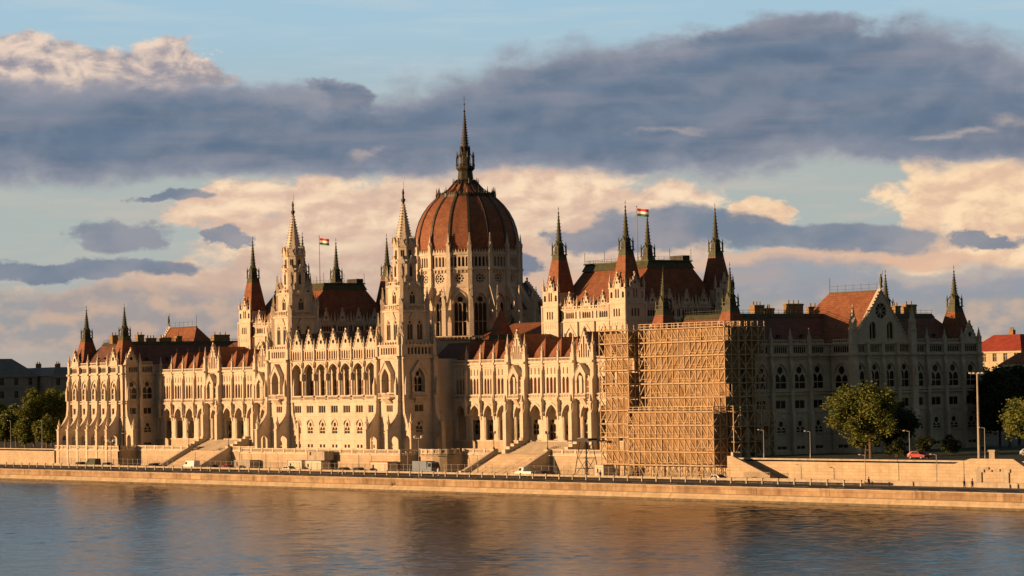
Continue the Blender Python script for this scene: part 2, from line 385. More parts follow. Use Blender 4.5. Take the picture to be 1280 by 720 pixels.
def end_wing(s):
    sec = put('end_wing', None, PB, T(s*119, 0, GZ))
    w = MB()
    XO, XI = 133.5, 105.0
    # river facade, five bays
    xs = [107.0+5.2*i for i in range(6)]; xs = sorted([s*x for x in xs])
    F = frame('W', 0, -35)
    for i in range(5): end_bay(w, sec, F, xs[i], xs[i+1], gab=(i in (0, 4)))
    a, b = (xs[-1], s*XO) if s > 0 else (-XO, xs[0])
    w.at(F); w.plate(rect(a, b, GZ-.5, 33.9), [], 0, .5, STONE, rim=False, back=False)
    a, b = (XI, xs[0]) if s > 0 else (xs[-1], -XI)
    w.plate(rect(a, b, GZ-.5, 33.9), [], 0, .5, STONE, rim=False, back=False)
    strings(w, min(s*XO, s*XI)-.4, max(s*XO, s*XI)+.4, END_STR)
    for x in xs: big_buttress(sec, F, x)
    # face looking south
    if s > 0:
        F = frame('S', XO, 0); ys = [-34.9, -29.5, -24.4, -19.2, -14.1, -9.2]
        sets = [ys, [-y for y in reversed(ys)]]
        for k, st in enumerate(sets):
            for i in range(5): end_bay(w, sec, F, st[i], st[i+1], base='low', gab=((k == 0 and i == 0) or (k == 1 and i == 4)))
            for y in st[(1 if k == 0 else 0):(5 if k == 0 else 5)]: strip_buttress(sec, F, y)
        w.at(F); w.plate(rect(-9.2, 9.2, GZ-.5, 33.9), [], 0, .5, STONE, rim=False, back=False)
        strings(w, -35.4, 35.4, END_STR)
        strip_buttress(sec, F, 34.6, 1.1); big_buttress(sec, F, -34.4)
        # projecting centre with its great gable
        F2 = frame('S', 140.0, 0); rb = [-8.3, -4.15, 0, 4.15, 8.3]
        for i in range(4): end_bay(w, sec, F2, rb[i], rb[i+1], base='low')
        strings(w, -8.7, 8.7, END_STR)
        for y in rb[1:4]: strip_buttress(sec, F2, y, .7, ph=.1)
        for y in (rb[0], rb[4]): strip_buttress(sec, F2, y, 1.5, top=36.5, ph=4.8, p1=.9)
        Fw = frame('W', 0, -8.3); Fe = frame('E', 0, 8.3)
        end_bay(w, sec, Fw, 133.9, 139.6, base='low'); w.at(Fw); w.plate(rect(139.6, 140, GZ-.5, 33.9), [], 0, .5, STONE, rim=False, back=False)
        strings(w, 133.5, 140.4, END_STR)
        w.at(Fe); w.plate(rect(-140, -133.5, GZ-.5, 33.9), [], 0, .5, STONE, rim=False, back=False)
        put_at('gable', gable(15.2, 10.6, 'great', .8), sec, F2, 0, -.05, 33.9)
        w.at(I4); w.box(105.2, 105.7, -35, 35, 31, 33.9, STONE); w.box(105.2, 105.7, -35, 35, GZ, 31, STONE)
    else:
        F = frame('S', -XI, 0)
        ys = [-34.7, -29.9, -25.3]
        for i in range(2): end_bay(w, sec, F, ys[i], ys[i+1], base='low', gab=(i == 0))
        w.at(F); w.plate(rect(-25.3, 35, GZ-.5, 33.9), [], 0, .5, STONE, rim=False, back=False)
        strings(w, -35.4, -25.0, END_STR); w.box(-25, 35, -.4, .05, 33.6, 33.9, STONE2)
        big_buttress(sec, F, -33.9); strip_buttress(sec, F, -29.9); 
        for y in range(-20, 35, 6): put_at('pinnacle', pinn(.3, 2.6), sec, F, y, -.1, 33.9)
        w.at(I4); w.box(-XO, -XO+.5, -35, 35, GZ-.5, 33.9, STONE)
        w.box(-140, -XO, -8.3, 8.3, GZ-.5, 33.9, STONE)
        put_at('gable', gable(15.2, 10.6, 'great', .8), sec, frame('N', -140, 0), 0, -.05, 33.9)
    w.at(I4); w.box(min(s*XO, s*XI)+.1, max(s*XO, s*XI)-.1, 34.5, 35, GZ-.5, 33.9, STONE)
    # corner turret bodies rise a little behind the parapet
    put('wall', w, sec)
    # roofs
    r = MB(); x0, x1 = min(s*XO, s*XI)+.9, max(s*XO, s*XI)-.9
    o0 = 6.2
    r.hexa((x0, x1, -34.2, 34.2), (x0+o0, x1-o0, -28.4, 28.4), 33.2, 39.6, TILE2)
    put('mansard_roof', r, sec)
    r = MB(); r.hexa((x0+o0-.4, x1-o0+.4, -28.9, 28.9), (x0+o0, x1-o0, -28.3, 28.3), 39.3, 40.15, COPPER)
    for a in ((x0+o0, x1-o0, -28.3, -28.3), (x0+o0, x0+o0, -28.3, 28.3), (x1-o0, x1-o0, -28.3, 28.3)): cresting(r, a[0], a[1], a[2], a[3], 40.1, .9, 1.6)
    # small ventilators low on the slopes
    put('roof_cresting', r, sec)
    r = MB()
    for i in range(9):
        y = -26+i*6.3
        if abs(y) < 8: continue
        xx = (s*XO-s*.9-s*1.9) if s > 0 else (s*XI+s*-1*-.9)
        xx = 133.5-.9-2.0 if s > 0 else -105-.9-2.0
        r.box(xx-.1, xx+.5, y-.3, y+.3, 35.3, 35.8, DARKM)
    for i in range(3): r.box(s*119-4+i*4-.3, s*119-4+i*4+.3, -32.6, -31.9, 35.6, 36.1, DARKM)
    put('roof_vent', r, sec)
    # cross roof with hipped inner end
    r = MB(); zb = 33.4; zt = 44.4
    e = s*139.0; i1 = s*125.3; i2 = s*116.5
    r.add([(e, -7.9, zb), (e, 7.9, zb), (e, 0, zt), (i2, -7.9, zb), (i2, 7.9, zb), (i1, 0, zt)], [(0, 2, 5, 3), (1, 4, 5, 2), (3, 5, 4), (0, 1, 2), (0, 3, 4, 1)], TILE)
    put('cross_roof', r, sec)
    r = MB(); r.box(min(e, i1), max(e, i1), -.25, .25, zt-.15, zt+.12, COPPER); cresting(r, i1, e, 0, 0, zt+.1, 1.5, 2.2); r.tube((i1, 0, zt), (i1, 0, zt+3.0), .05, DARKM)
    put('roof_cresting', r, sec)
    st = MB(T(s*140.2, 0, 0)); st.lathe(0, 0, [(.3, 44.9), (.35, 45.3), (.2, 45.6), (.34, 46.2), (.3, 46.9), (.12, 47.2), (.17, 47.5), (.03, 47.8)], 7, COPPER)
    st.tube((.3, 0, 46.8), (.5, 0, 48.3), .05, COPPER)
    put('gable_statue', st, sec)
    if s > 0: L = [(119, -14.6, 1.5, 2.6, 2.4, 3), (119, -11.6, 1.3, 1.3, 1.8, 1), (119, -4.4, 1.6, 4.0, 2.7, 3), (119, 1.0, 1.3, 2.4, 2.1, 2), (119, 25.0, 1.5, 1.6, 2.3, 2), (119, 29.0, 1.6, 3.0, 2.6, 2), (112.5, -6, 1.5, 3, 2, 2)]
    else: L = [(-119, -29.4, 1.5, 1.8, 2.3, 2), (-119, -21.6, 1.5, 2.0, 2.4, 2), (-119, -18.2, 1.5, 2.6, 1.5, 3), (-119, -13.8, 1.5, 3.2, 1.6, 4), (-119, -9.6, 1.4, 1.6, 2.0, 1), (-119, 3.6, 1.8, 5.0, 2.3, 3)]
    for x, y, sx, sy, h, p in L: chimney(sec, x, y, 39.7, sx, sy, h, p)
    for x in (s*130, s*109.6):
        for y in (-31.5, 31.5): turret(x, y, 33.6, 2.95, 41.4, 1.0, 43.6, 48.8, 50.2)
    return sec

# ---- river wings --------------------------------------------------------------------
WX = [27.8, 33.2, 38.5, 43.4, 49.0, 55.2, 61.0, 66.6, 72.3, 79.0, 85.0, 90.7, 96.3, 102.0, 105.0]
WG = (4, 8)   # indices of gable bays
def wing(s):
    sec = put('river_wing', None, PB, T(s*66, -22, GZ))
    F = frame('W', 0, -25); w = MB(F)
    xs = sorted([s*x for x in WX]); n = len(xs)-1
    gi = WG if s > 0 else tuple(n-1-g for g in WG)
    zf = 14.5
    for i in range(n):
        x0, x1 = xs[i], xs[i+1]; c = (x0+x1)/2; b = x1-x0
        small = b < 4
        aw = min(3.9, b-1.55) if i not in gi else 3.2
        holes = [arch(c, aw, zf+.02, 19.4, 22.3, 6)]
        if i in gi:
            holes.append(arch(c, 2.3, 24.75, 27.6, 29.2, 6)); holes.append(rect(c-1.3, c+1.3, 23.9, 24.6)) if False else None
            holes = [h for h in holes if h]
            put_at('window', win('goth', 2.3, 4.45, 1, 'shut', .6), sec, F, c, 0, 24.75)
        elif not small:
            k = 3; lw = (b-1.7)/k
            for j in range(k):
                xx = c+(j-1)*lw
                holes.append(arch(xx, lw*.74, 24.75, 27.5, 28.4, 5))
                holes.append(arch(xx, lw*.3, 28.95, 30.0, 30.5, 3))
            put_at('window', win('lanc', round(b-1.55, 2), 3.85, 3, 'shut', .45), sec, F, c, 0, 24.72)
        # reveal depth 0.8
        w.at(F); w.plate(rect(x0, x1, zf, 31.5), holes, 0, .8, STONE, rim=False, back=True)
        if not (i in gi) and not small:
            w.plate(rect(x0+.5, x1-.5, 28.6, 30.9), [], .3, .32, STONE2, rim=False, back=False)
        # archivolt
        o = arch(c, aw+.9, 19.0, 19.5, 22.9, 6); ii = arch(c, aw+.1, 19.02, 19.42, 22.36, 6)
        w.plate(o[1:]+ii[1:][::-1], [], -.2, .02, STONE2)
        # column shafts on both jambs
        for sx in (-1, 1):
            w.fr(c+sx*(aw/2-.1), .35, zf, 19.2, .26, .26, 8, STONE2); w.fr(c+sx*(aw/2-.1), .35, 19.1, 19.7, .28, .42, 8, STONE2); w.fr(c+sx*(aw/2-.1), .35, zf, zf+.5, .4, .3, 8, STONE2)
        # inner wall of the arcade with a door or window
        ih = [arch(c, 2.4, zf+.1 if i % 2 else zf+1.1, 18.4, 19.8, 5)]
        w.plate(rect(x0, x1, zf, 23.4), ih, 4.6, 4.9, STONE, rim=False, back=False)
        put_at('window', win('goth', 2.4, round(19.8-ih[0][0][1], 2), 2, 'glass', .3), sec, F, c, 4.6, ih[0][0][1])
        w.box(x0-.35, x0+.35, .8, 4.6, 19.0, 23.4, STONE) # transverse ribs
        # plinth
        w.box(x0, x1, -.15, 4.9, GZ-.4, zf, TERR)
        put_at('balustrade', balus(round(b-1.0, 2), .9, 8), sec, F, c, -.35, 23.75)
        if not i in gi and not small:
            put_at('balustrade', balus(round(b-1.0, 2), .85, 10), sec, F, c, -.2, 31.7)
    w.at(F)
    strings(w, xs[0], xs[-1], [(14.3, .25, .3), (23.3, .45, .35), (23.65, .12, .55), (28.55, .14, .12), (30.75, .2, .25), (31.35, .4, .45), (24.6, .14, .25)])
    w.box(xs[0], xs[-1], .0, 4.9, 23.35, 23.6, STONE)   # vault floor
    w.box(xs[0], xs[-1], -.1, .6, 31.5, 31.75, STONE)
    w.box(xs[0], xs[-1], 14.4, 14.9, GZ, 31.5, STONE)   # court side
    put('wall', w, sec)
    for i, x in enumerate(xs):
        g = any(i in (k, k+1) for k in gi); 
        if i in (0, n): continue
        m = MB(F @ T(x, 0, 0)); ww = 1.15 if g else .6; p = 1.35 if g else .5
        if g:
            m.sideplate(-ww/2, ww/2, [(.1, GZ-.4), (-p-.5, GZ-.4), (-p-.5, 20.5), (-p, 21.5), (-p, 27.6), (-p+.4, 28.5), (-p+.4, 33.4), (.1, 33.4)], [], STONE)
            m.box(-ww*.6, ww*.6, -p-.5, -.2, 22.6, 23.0, STONE2); m.box(-ww*.3, ww*.3, -p-.35, -p+.1, 20.9, 22.7, STONE2); m.fr(0, -p-.2, 23.0, 24.6, .5, .04, 4, STONE2, 45)
        else:
            m.sideplate(-ww/2, ww/2, [(.1, 22.0), (-p-.2, 22.6), (-p-.2, 29.6), (-p+.1, 30.2), (-p+.1, 32.8), (.1, 32.8)], [], STONE)
            m.box(-.28, .28, -.9, -.3, 20.6, 22.6, STONE2); m.box(-.42, .42, -1.0, -.2, 22.4, 22.9, STONE2); m.fr(0, -.75, 22.9, 24.4, .4, .03, 4, STONE2, 45); m.box(-.36, .36, -.85, -.0, 19.9, 20.5, STONE2)
        m.box(-ww*.65, ww*.65, -p-.15, .1, 31.3, 31.8, STONE2)
        put('buttress', m, sec); put_at('pinnacle', pinn(.36 if g else .25, 4.4 if g else 3.0), sec, F, x, -.45 if g else -.15, 33.4 if g else 32.8)
    for g in gi:
        x0, x1 = xs[g], xs[g+1]; c = (x0+x1)/2; b = x1-x0
        put_at('gable', gable(round(b-1.3, 2), 6.1, 'lancets'), sec, F, c, -.3, 32.2)
        m = MB(F @ T(c, 0, 0)); m.box(-b/2+.5, b/2-.5, -.3, .3, 31.5, 32.25, STONE)
        put('gable_parapet', m, sec)
        # aedicule: canopy on two posts and a balcony
        m = MB(F @ T(c, 0, 0))
        m.plate([(-1.7, 28.2), (1.7, 28.2), (1.7, 28.9), (0, 31.0), (-1.7, 28.9)], [arch(0, 2.2, 28.2, 28.21, 29.5, 4)][:0], -1.5, 0, STONE2) if False else None
        o = [(-1.75, 27.2), (-1.75, 28.9), (0, 31.0), (1.75, 28.9), (1.75, 27.2), (1.2, 27.2)]+[(1.2*(1-(k/5)**2), 27.4+1.9*k/5) for k in range(6)]+[(-1.2*(1-(k/5)**2), 27.4+1.9*k/5) for k in range(4, -1, -1)]+[(-1.2, 27.2)]
        m.plate(o, [], -1.5, -1.1, STONE2)
        m.add([(-1.95, -1.6, 28.7), (0, -1.6, 31.15), (0, 0, 31.15), (-1.95, 0, 28.7), (1.95, -1.6, 28.7), (1.95, 0, 28.7), (-1.95, -1.6, 28.5), (0, -1.6, 30.95), (0, 0, 30.95), (-1.95, 0, 28.5), (1.95, -1.6, 28.5), (1.95, 0, 28.5)],
              [(0,1,2,3), (1,4,5,2), (6,7,8,9), (7,10,11,8), (0,1,7,6), (1,4,10,7)], STONE)
        for sx in (-1, 1): m.box(sx*1.45-.25, sx*1.45+.25, -1.5, -1.1, 24.6, 27.3, STONE2)
        m.box(-1.9, 1.9, -1.7, 0, 23.6, 23.9, STONE2); m.sideplate(-.5, .5, [(0, 21.6), (-1.2, 23.6), (0, 23.6)], [], STONE2)
        m.box(-1.8, 1.8, -1.65, -1.5, 24.4, 24.6, STONE2)
        for k in range(9): m.box(-1.6+.4*k-.08, -1.6+.4*k+.08, -1.62, -1.5, 23.9, 24.4, STONE2)
        put('balcony_canopy', m, sec)
    # roofs
    r = MB()
    a, b = (xs[0]-.0, xs[-1]+.0)
    r.add([(a, -24.3, 32.0), (b, -24.3, 32.0), (b, -17.5, 32.3), (a, -17.5, 32.3), (b, -13, 36.8), (a, -13, 36.8), (b, -9.5, 31.5), (a, -9.5, 31.5)], [(0,1,2,3), (3,2,4,5), (5,4,6,7)], TILEG)
    put('long_roof', r, sec)
    for i in range(n):
        x0, x1 = xs[i], xs[i+1]; c = (x0+x1)/2
        if x1-x0 < 4: continue
        r = MB(); hb = (x1-x0)/2-.12
        if i in gi: r.add([(x0+.5, -25, 32.1), (x1-.5, -25, 32.1), (c, -25, 37.9), (x0+.5, -15, 32.1), (x1-.5, -15, 32.1), (c, -15, 37.9)], [(0,2,5,3), (1,4,5,2), (3,5,4)], TILE)
        else:
            r.add([(c-hb, -24.35, 32.15), (c+hb, -24.35, 32.15), (c, -21.9, 36.9), (c-hb, -13, 32.15), (c+hb, -13, 32.15), (c, -13, 36.9)], [(0,1,2), (0,2,5,3), (1,4,5,2), (3,5,4)], TILE)
            r.tube((c, -21.9, 36.8), (c, -21.9, 38.0), .06, DARKM); r.box(c-.06, c+.06, -21.9, -14, 36.85, 37.0, COPPER)
            r.add([(c-hb-.05, -24.42, 32.1), (c+hb+.05, -24.42, 32.1), (c+hb*.86, -24.1, 32.75), (c-hb*.86, -24.1, 32.75)], [(0,1,2,3)], COPPER)
        put('bay_roof', r, sec)
    return sec

# ---- centre colonnade ----------------------------------------------------------------
def centre():
    sec = put('central_block', None, PB, T(0, -38, GZ)); F = frame('W', 0, -39); w = MB(F)
    b = 5.13; xs = [-17.955+b*i for i in range(8)]
    for i in range(7):
        c = (xs[i]+xs[i+1])/2; w.at(F)
        holes = [arch(c, 4.2, 25.05, 30.4, 32.6, 7), rect(c-1.45, c+1.45, 21.0, 22.85), arch(c, 2.3, 16.2, 18.3, 19.45, 5), rect(c-1.1, c-.3, 13.0, 13.8), rect(c+.3, c+1.1, 13.0, 13.8)]
        w.plate(rect(xs[i], xs[i+1], GZ-.4, 33.0), holes, 0, .7, STONE, rim=False, back=False)
        o = arch(c, 4.6, 30.0, 30.5, 33.0, 6); ii = arch(c, 4.0, 30.02, 30.42, 32.55, 6); w.plate(o[1:]+ii[1:][::-1], [], -.2, .02, STONE2)
        o = arch(c, 2.75, 18.0, 18.35, 19.8, 5); ii = arch(c, 2.36, 18.02, 18.32, 19.5, 5); w.plate(o[1:]+ii[1:][::-1], [], -.18, .02, STONE2)
        put_at('window', win('rect', 2.9, 1.85, 3), sec, F, c, 0, 21.0)
        put_at('window', win('goth', 2.3, 3.25, 2), sec, F, c, 0, 16.2)
        for q in (-.7, .7): put_at('basement_window', win('rect', .8, .8, 1), sec, F, c+q, 0, 13.0)
        # loggia behind the great arches
        w.plate(rect(xs[i], xs[i+1], 25, 33.2), [arch(c, 2.6, 25.1, 29.3, 30.8, 5)], 4.2, 4.5, STONE, rim=False, back=False)
        put_at('loggia_window', win('goth', 2.6, 5.7, 2, 'shut', .3), sec, F, c, 4.2, 25.1)
        for sx in (-1, 1):
            w.fr(c+sx*2.05, .3, 25, 30.0, .17, .17, 8, STONE2); w.fr(c+sx*2.05, .3, 29.9, 30.5, .2, .34, 8, STONE2)
        # gable with lancet band
        g = [arch(c+(k-1.5)*.98, .62, 33.55, 35.0, 35.6, 3) for k in range(4)]
        w.plate(rect(xs[i], xs[i+1], 33.0, 35.9), g, 0, .35, STONE, rim=False, back=True)
        w.plate(rect(xs[i]+.2, xs[i+1]-.2, 33.4, 35.8), [], .3, .33, SHUT, rim=False, back=False)
        put_at('gable', gable(3.9, 4.0, 'oculus', .5), sec, F, c, 0, 35.9)
        put_at('balustrade', balus(4.3, .95, 9), sec, F, c, -.35, 24.05)
    w.at(F); strings(w, xs[0], xs[-1], [(11.4, 1.0, .35), (14.6, .2, .2), (20.2, .18, .15), (23.55, .5, .4), (25.0, .1, .3), (32.9, .35, .25), (35.75, .2, .25)])
    w.box(xs[0], xs[-1], 0, 4.5, 24.7, 25.0, PAVE); w.box(xs[0], xs[-1], .0, 4.5, 33.1, 33.4, STONE)
    put('wall', w, sec)
    for i in range(1, 7):
        m = MB(F @ T(xs[i], 0, 0)); m.box(-.3, .3, -.45, .1, 30.0, 36.2, STONE2); m.box(-.36, .36, -.7, .0, 28.6, 30.2, STONE2); m.fr(0, -.5, 31.6, 33, .4, .03, 4, STONE2, 45); m.box(-.26, .26, -.3, .1, 25.0, 28.8, STONE)
        put('buttress', m, sec); put_at('pinnacle', pinn(.22, 2.2), sec, F, xs[i], -.15, 36.2)
    r = MB(); r.add([(-18, -38.3, 35.5), (18, -38.3, 35.5), (18, -31, 39.3), (-18, -31, 39.3), (18, -25, 39.3), (-18, -25, 39.3), (18, -25, 20), (-18, -25, 20)], [(0,1,2,3), (3,2,4,5), (5,4,6,7)], TILEG)
    for i in range(7):
        c = (xs[i]+xs[i+1])/2
        r.add([(c-1.9, -38.5, 36), (c+1.9, -38.5, 36), (c, -38.5, 39.7), (c, -31.2, 39.7), (c-1.9, -34, 37), (c+1.9, -34, 37)], [(0,2,3,4), (1,5,3,2)], TILEG)
    put('roof', r, sec)
    w = MB(); w.box(-27.5, 27.5, -30.2, -14, GZ, 33, STONE); [w.sideplate(q, q+.4, [(-38.2, 32.9), (-38.2, 35.6), (-31, 39.42), (-24.9, 39.42), (-24.9, 32.9)], [], STONE) for q in (17.8, -18.2)]; put('rear_wall', w, sec)

# ---- river towers -----------------------------------------------------------------------
def river_tower(s):
    cx, cy = s*22.9, -34.6; sec = put('river_tower', None, PB, T(cx, cy, GZ)); w = MB(); h = 4.75
    for side, FF in (('W', frame('W', cx, cy-h)), ('S', frame('S', cx+h, cy)), ('E', frame('E', cx, cy+h)), ('N', frame('N', cx-h, cy))):
        w.at(FF); F = FF
        holes = [arch(0, 2.7, 25.6, 29.2, 31.0, 6), rect(-1.25, 1.25, 21.1, 22.8), arch(0, 1.9, 16.2, 18.4, 19.4, 5)]
        fl = side in 'WS'
        if side == 'W': holes[2] = arch(0, 2.0, 12.1, 14.9, 16.1, 5)
        w.plate(rect(-h, h, GZ-.4, 33.5), holes if fl else [], 0, .6, STONE, rim=False, back=False)
        if fl:
            put_at('window', win('goth', 2.7, 5.4, 2, 'glass', .9), sec, F, 0, 0, 25.6)
            put_at('window', win('rect', 2.5, 1.7, 3 if side == 'W' else 2), sec, F, 0, 0, 21.1)
            if side == 'W': put_at('window', win('goth', 2.0, 4.0, 1), sec, F, 0, 0, 12.1)
            else: put_at('window', win('goth', 1.9, 3.2, 2), sec, F, 0, 0, 16.2)
            m = MB(F)
            pj = 1.1 if side == 'W' else .45
            o = [(-2.1, 28.2), (-2.1, 30.0), (0, 32.6), (2.1, 30.0), (2.1, 28.2), (1.45, 28.2)]+[(1.45*(1-(k/5)**2), 28.6+2.4*k/5) for k in range(6)]+[(-1.45*(1-(k/5)**2), 28.6+2.4*k/5) for k in range(4, -1, -1)]+[(-1.45, 28.2)]
            m.plate(o, [], -pj, 0, STONE2)
            for sx in (-1, 1): m.add([(sx*2.35, -pj-.15, 29.7), (0, -pj-.15, 32.75), (0, 0, 32.75), (sx*2.35, 0, 29.7), (sx*2.35, -pj-.15, 29.4), (0, -pj-.15, 32.4)], [(0,1,2,3), (0,1,5,4)], STONE); m.box(sx*1.75-.3, sx*1.75+.3, -pj, 0, 25.5, 28.3, STONE2)
            m.box(-2.3, 2.3, -pj-.5, 0, 24.2, 24.5, STONE2); m.box(-2.2, 2.2, -pj-.45, -pj-.3, 25.2, 25.4, STONE2)
            for k in range(10): m.box(-2.05+.455*k-.08, -2.05+.455*k+.08, -pj-.42, -pj-.3, 24.5, 25.2, STONE2)
            m.sideplate(-1.2, 1.2, [(0, 22.9), (-pj-.2, 24.2), (0, 24.2)], [], STONE2)
            put('balcony_canopy', m, sec)
            if side == 'W' or side == 'S':
                pass
        w.at(FF); strings(w, -h, h, [(11.4, 1.0, .35), (16.4, .2, .2), (20.2, .2, .2), (23.6, .25, .2), (33.2, .5, .5)])
        # gallery storey
        gl = [rect(-2.9+k*.95, -2.9+k*.95+.62, 34.1, 35.6) for k in range(7)] if fl else []
        w.plate(rect(-4.5, 4.5, 33.5, 36.2), gl, -.1, .5, STONE, rim=False, back=False)
        if fl: w.plate(rect(-3.2, 3.4, 33.9, 35.8), [], .45, .48, SHUT if side == 'W' else GLASS, rim=False, back=False)
        strings(w, -4.7, 4.7, [(35.9, .4, .45)])
        for x in range(-4, 5): w.box(x-.15, x+.15, -.4, -.15, 36.3, 36.9, STONE2)
        # stage one: tall lancets, half-width 3.9
        h1 = 3.7; F1 = FF @ T(0, h-h1, 0); w.at(F1)
        ah = [arch(-1.35, 1.5, 37.3, 40.7, 42.0, 5), arch(1.35, 1.5, 37.3, 40.7, 42.0, 5)] if fl else []
        w.plate(rect(-h1, h1, 36.2, 44.1), ah, 0, .5, STONE, rim=False, back=False)
        if fl:
            for sx in (-1, 1): put_at('window', win('goth', 1.5, 4.7, 2), sec, F1, sx*1.35, 0, 37.3)
        strings(w, -h1, h1, [(43.6, .5, .35)])
        w.plate([(-1.6, 42.0), (1.6, 42.0), (0, 44.8)], [], -.25, 0, STONE2)
        if fl: put_at('balustrade', balus(5.0, 1.1, 7), sec, F1, 0, -.15, 44.2)
        h2 = 2.95; F2 = FF @ T(0, h-h2, 0); w.at(F2)
        w.plate(rect(-h2, h2, 44.1, 49.6), [arch(0, 1.5, 45.5, 47.6, 48.6, 5)] if fl else [], 0, .4, STONE, rim=False, back=False)
        if fl: put_at('window', win('goth', 1.5, 3.1, 2), sec, F2, 0, 0, 45.5)
        strings(w, -h2, h2, [(49.2, .4, .3)]); w.plate([(-1.1, 48.6), (1.1, 48.6), (0, 51.4)], [], -.2, 0, STONE2)
        if fl: put_at('balustrade', balus(3.8, .9, 5), sec, F2, 0, -.1, 49.6)
        for sx in (-1, 1):      # flyer from the corner pier to stage two
            w.at(FF); w.box(sx*4.3-.3, sx*4.3+.3, .2, .8, 36.2, 40.0, STONE2)
            w.tube((sx*4.2, .5, 40.3), (sx*3.0, 1.6, 43.4), .25, STONE2)
    w.at(T(cx, cy, 0))
    # octagonal stages
    w.fr(0, 0, 49.6, 55.4, 2.75, 2.7, 8, STONE, 22.5); w.fr(0, 0, 55.1, 55.5, 3.0, 3.0, 8, STONE2, 22.5)
    w.fr(0, 0, 55.4, 58.5, 2.45, 2.45, 8, STONE, 22.5); w.fr(0, 0, 58.3, 58.7, 2.8, 2.8, 8, STONE2, 22.5)
    put('wall', w, sec)
    ap = 2.75*math.cos(math.pi/8)
    for k in range(8):
        FF = T(cx, cy, 0) @ RZ(45*k)
        if k in (0, 1, 2, 7):
            put('window', win('goth', .8, 3.1, 1, 'glass', -.0+.06), sec, FF @ T(0, -ap-.04, 51.6))
            put('window', win('lanc', .9, 1.7, 2, 'glass', .06), sec, FF @ T(0, -2.45*math.cos(math.pi/8)-.05, 56.1))
        m = MB(FF); m.plate([(-.75, 58.6), (.75, 58.6), (0, 60.6)], [], -2.75, -2.2, STONE2); m.plate([(-.7, 54.6), (.7, 54.6), (0, 56.4)], [], -2.85, -2.3, STONE2)
        put('gablet', m, sec)
        put('pinnacle', pinn(.2, 2.3), sec, FF @ RZ(22.5) @ T(0, -2.65, 58.5))
        if k % 2 == 0: put('pinnacle', pinn(.3, 3.4), sec, FF @ RZ(45) @ T(0, -3.25, 50.4))
    for a in (45, 135, 225, 315):
        FF = T(cx, cy, 0) @ RZ(a)
        put('pinnacle', pinn(.45, 5.2), sec, FF @ T(0, -5.1, 43.9)); 
        put('pinnacle', pinn(.42, 6.4), sec, FF @ T(0, -6.2, 37.0))
        put('pinnacle', pinn(.36, 5.0), sec, FF @ T(0, -4.0, 49.2))
        m = MB(FF); m.box(-.45, .45, -5.6, -4.6, 36.2, 44.0, STONE); m.box(-.36, .36, -4.35, -3.6, 44.1, 49.4, STONE)
        m.box(-.5, .5, -6.6, -5.8, 33.4, 37.1, STONE)
        put('corner_pier', m, sec)
    sp = MB(T(cx, cy, 0)); sp.fr(0, 0, 58.6, 68.2, 2.15, .28, 8, STONE2, 22.5)
    for i in range(15):
        t = (i+.6)/15; z = 58.6+9.6*t; r = 2.15+(0.28-2.15)*t
        for k in range(8):
            a = R(22.5+45*k); x, y = (r+.12)*math.cos(a), (r+.12)*math.sin(a)
            sp.fr(x, y, z-.13, z+.13, .10+.1*(1-t), .06, 4, STONE2)
    put('spire', sp, sec)
    st = MB(T(cx, cy, 0)); st.lathe(0, 0, [(.28, 68.1), (.3, 68.6), (.5, 69.0), (.5, 69.3), (.2, 69.5), (.22, 69.7)], 8, DARKM)
    st.lathe(0, 0, [(.28, 69.7), (.2, 70.2), (.3, 70.7), (.28, 71.0), (.1, 71.2), (.17, 71.4), (.02, 71.65)], 8, DARKM); st.tube((.25, 0, 70.9), (.3, 0, 73.2), .035, DARKM)
    put('statue', st, sec)
    # lower buttresses
    for side, FF, lst in (('W', frame('W', cx, cy-h), (-h+.5, h-.5)), ('S', frame('S', cx+h, cy), (-h+.5, h-.5)), ('N', frame('N', cx-h, cy), (h-.5,))):
        for x in lst:
            m = MB(FF @ T(x, 0, 0)); ex = 4.0 if side == 'W' else 3.4
            prof = [(.1, GZ-4.1 if side == 'W' else GZ-.4), (-ex, GZ-4.1 if side == 'W' else GZ-.4), (-ex, 17.3), (-ex+.8, 17.5), (-1.2, 21.0), (-1.0, 23.5), (-.8, 32.5), (-.5, 33.4), (-.5, 36.4), (.1, 36.4)]
            m.sideplate(-.5, .5, prof, [arch(-1.9, 1.9, 12.15, 14.8, 15.9, 5)], STONE)
            m.box(-.62, .62, -ex-.15, -ex+1.0, 17.1, 17.35, STONE2); m.box(-.62, .62, -1.2, .1, 23.4, 23.8, STONE2); m.box(-.6, .6, -1.05, .1, 33.0, 33.5, STONE2)
            m.box(-.35, .35, -1.45, -.8, 25.0, 27.4, STONE2); m.fr(0, -1.1, 27.4, 29.2, .42, .03, 4, STONE2, 45)
            put('buttress', m, sec); put('pinnacle', pinn(.36, 3.4), sec, FF @ T(x, -ex+.6, 17.3)); put('pinnacle', pinn(.34, 4.2), sec, FF @ T(x, -.2, 36.3))

